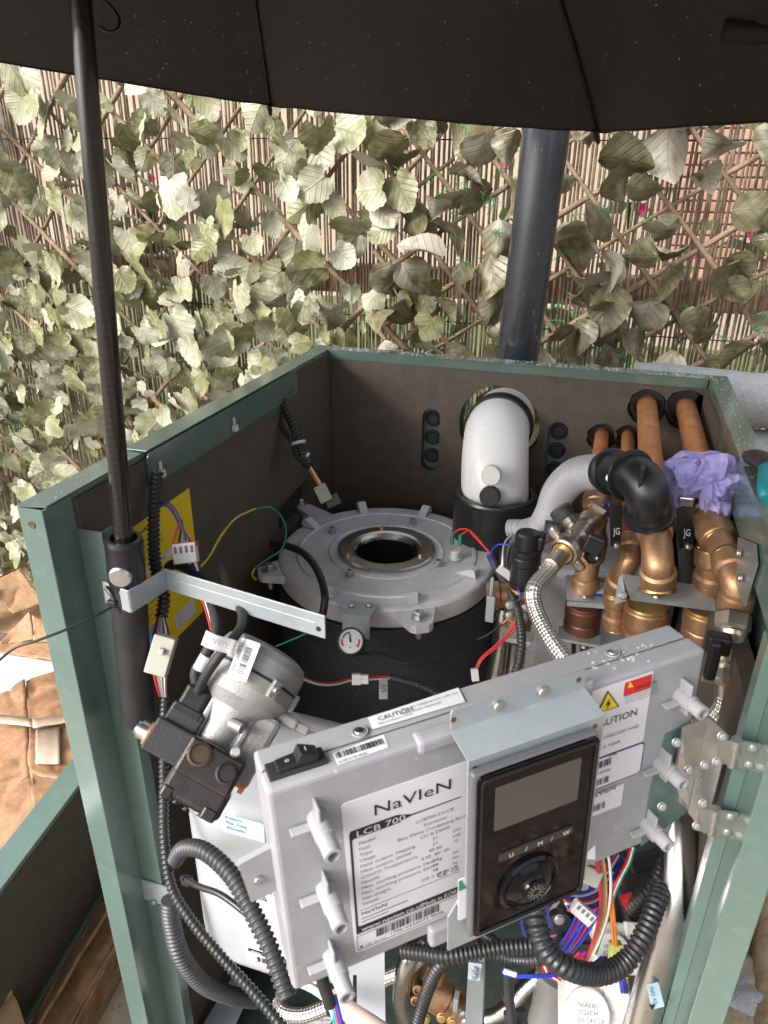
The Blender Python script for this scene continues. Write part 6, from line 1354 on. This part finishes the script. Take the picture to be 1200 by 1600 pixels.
# valve actuators and black pump parts at lower right
def actuator(px, py, d, label, rows, k=1.):
    c = P(px, py, d); Rm = Matrix((RT, UP, -FWD)).transposed() @ Matrix.Rotation(-.12, 3, 'Z') @ Matrix.Rotation(-.5, 3, 'X'); th = thing('valve_actuator', c, label, 'actuator', 'white valve actuators')
    m = MB(); rbox(m, c, (.062*k, .050*k, .036*k), Rm, .004*k, 3); rbox(m, c+Rm @ V((.018*k, .012*k, .016*k)), (.026*k, .030*k, .010*k), Rm, .002*k); rbox(m, c+Rm @ V((.034*k, -.010*k, .004*k)), (.012*k, .016*k, .016*k), Rm, .001*k); m.build('body', WPLASTIC, th)
    LT([(.021*k, 0), (.021*k, .012*k), (.019*k, .014*k), (.0001, .0145*k)], c+Rm @ V((-.012*k, -.006*k, .014*k)), Rm @ V((0, 0, 1)), WPLASTIC, 'motor_cap', th, 32)
    for i, s in enumerate(rows): text(s, c+Rm @ V((-.024*k, (-.002-.006*i)*k, .0288*k)), Rm @ V((1, 0, 0)), Rm @ V((0, 1, 0)), .0040*k, GREYINK, th)
    hexbolt(c+Rm @ V((.010*k, .020*k, .018*k)), Rm @ V((0, 0, 1)), .003*k, .003*k, th, 'screw', BOLT, True, True); return th
actuator(926, 1568, .72, 'lower white valve actuator with printed code at the bottom edge', ('NSAEI01', '2026CH', 'DC24V 2A', '08-DL'), 1.0)
actuator(962, 1480, .74, 'upper white valve actuator behind the black conduit loop', ('101', 'JCK'), .9)
def dark(name, label, cat, parts, group=None):
    th = thing(name, P(*parts[0][0]), label, cat, group)
    for (px, py, d), s, rot, nm, mt in parts:
        BX(P(px, py, d), s, mt, nm, th, Matrix((RT, UP, -FWD)).transposed() @ Matrix.Rotation(rot, 3, 'Z'), min(s)*.2, 3)
    return th
th = dark('circulation_pump', 'black plastic pump and housings in the lower right of the cabinet', 'pump', [((1000, 1370, .80), (.07, .08, .06), .3, 'housing', BLACK), ((1010, 1330, .76), (.05, .02, .04), .3, 'terminal_cover', BLACK), ((880, 1440, .80), (.06, .07, .05), -.5, 'housing', BLACK), ((905, 1475, .74), (.045, .02, .03), -.1, 'clip', BLACK), ((865, 1460, .76), (.03, .02, .03), .2, 'clip', BLACKM), ((960, 1400, .82), (.05, .05, .05), 0, 'housing', BLACKM)])
LT([(.012, 0), (.012, .01), (.008, .011)], P(872, 1436, .75), -FWD, BLACK, 'boss', th, 20); hexbolt(P(874, 1437, .738), -FWD, .0045, .004, th, 'screw', BOLT, True, True)
cp = thing('clear_strainer', P(850, 1570, .80), 'translucent grey strainer bowl at the bottom edge', 'strainer'); LT([(.014, -.02), (.020, -.018), (.022, .0), (.022, .045), (.026, .048), (.026, .055), (.018, .058)], P(855, 1600, .82), (UP+RT*.25), M('smoked_plastic', (.28, .27, .26), .12, 0, .1, 20, trans=.5), 'bowl', cp, 32); LT([(.011, -.01), (.012, .03), (.008, .034)], P(855, 1598, .82), (UP+RT*.25), BLACKM, 'filter', cp, 20); LT([(.010, 0), (.010, .05)], P(850, 1545, .83), (UP+RT*.5), STEEL, 'inlet', cp, 18)
th = dark('dark_bracket', 'dark grey folded bracket at the bottom edge beside the thin conduit', 'bracket', [((808, 1602, .72), (.022, .03, .01), .2, 'plate', BLACKM)])
# wire bundles
rw = random.Random(21); runs = []
for k in range(13):
    o = rw.gauss(0, 7); q = rw.gauss(0, 6); runs.append((rw.choice((BLUE, BLUE, RED, BLUE, WHITEW, RED)), [(965+o*.6, 1340+q*.4, .70), (945+o, 1375+q, .66), (928+o*1.2, 1405+q, .65), (905+o, 1450+q, .66), (885+o*.8, 1478+q, .69)]))
for k in range(7): runs.append(((BLUE, WHITEW, BLUE, RED, WHITEW, BLUE, RED)[k], [(876+2*k, 1392+5*k, .60), (905+2*k, 1396+4*k, .62), (935, 1384+5*k, .64), (955+3*k, 1360+3*k, .67)]))
for c, dx in ((RED, 0), (GREENW, 5), (ORANGE, 8), (WHITEW, 16), (RED, -3)): runs.append((c, [(914+dx*.3, 1292, .53), (930+dx, 1325, .56), (938+dx, 1370, .58), (940+dx*.7, 1420, .61), (930+dx*.5, 1465, .64), (912+dx*.3, 1510, .68)]))
for c, dx in ((RED, 0), (WHITEW, 3), (GREENW, 6)): runs.append((c, [(986+dx, 1325, .66), (978+dx, 1350, .65), (960+dx, 1385, .64), (945+dx, 1430, .65), (925+dx, 1490, .69)]))
for c, dx in ((RED, 0), (BLUE, 4), (RED, 8), (BLUE, 12), (RED, 15)): runs.append((c, [(905+dx, 1488, .66), (895+dx, 1505, .67), (912+dx, 1520, .69)]))
for c, dx in ((BLUE, 0), (BLUE, 3)): runs.append((c, [(858+dx, 1405, .62), (853+dx, 1425, .64), (860+dx, 1448, .68)])); runs.append((c, [(788, 1512+dx, .655), (786, 1520, .65), (798, 1522+dx, .65), (830, 1524+dx, .65), (868, 1522+dx, .66)])); 
for c, dx in ((RED, 0), (WHITEW, 3), (RED, 6)): runs.append((c, [(845+dx, 1500, .66), (852+dx, 1520, .66), (870+dx, 1532, .66)])); runs.append((c, [(850, 1468+dx, .66), (860, 1460+dx, .66), (868, 1458+dx, .67)]))
for c, dx in ((BLUE, 0), (BLUE, 4), (DBLUE, 8)): runs.append((c, [(968+dx, 1530, .70), (972+dx, 1555, .71), (976+dx, 1575, .72)])); runs.append((c, [(915+dx*2, 1518, .69), (925+dx*2, 1508, .70), (940+dx, 1495, .71)]))
runs.append((BLUE, [(815, 1440, .66), (818, 1455, .67), (823, 1465, .68)]))
w = wires('tangle of red, blue and white wires below the control box at right', 'wire_harness', runs, 'wiring', .00125)
conn(w, 910, 1425, .60, (.020, .011, .009), WPLASTIC, -.72, 'plug', 4); conn(w, 922, 1367, .58, (.016, .014, .008), NYLON, -.4, 'plug'); conn(w, 905, 1508, .655, (.014, .008, .008), RED, .4, 'plug'); conn(w, 890, 1510, .655, (.006, .008, .006), CYAN, .4, 'plug'); conn(w, 797, 1520, .645, (.012, .0045, .003), WPLASTIC, -.3, 'tag'); conn(w, 918, 1325, .54, (.010, .014, .008), WPLASTIC, .0, 'plug')
conn(w, 962, 1492, .64, (.011, .022, .009), M('lime_connector', (.42, .48, .14), .4, transl=.2), 0, 'connector'); conn(w, 982, 1408, .70, (.012, .010, .010), RED, .4, 'red_clip')
for c, dx in ((ORANGE, 0), (ORANGE, 4)): T([P(952+dx, 1400, .61), P(956+dx, 1440, .62), P(959+dx, 1478, .635)], .0014, c, 'wire', w, 6)
w = thing('thin_cable', P(330, 1390, .62), 'thin black cable lying across the front of the grey tank', 'cable'); T([P(285, 1372, .66), P(310, 1385, .64), P(345, 1398, .625), (P(385, 1428, .61)), P(410, 1455, .60)], .0028, BLACK, 'cable', w, 10); BX(P(292, 1376, .655), (.008, .008, .006), BLACK, 'clip', w, bev=.001)
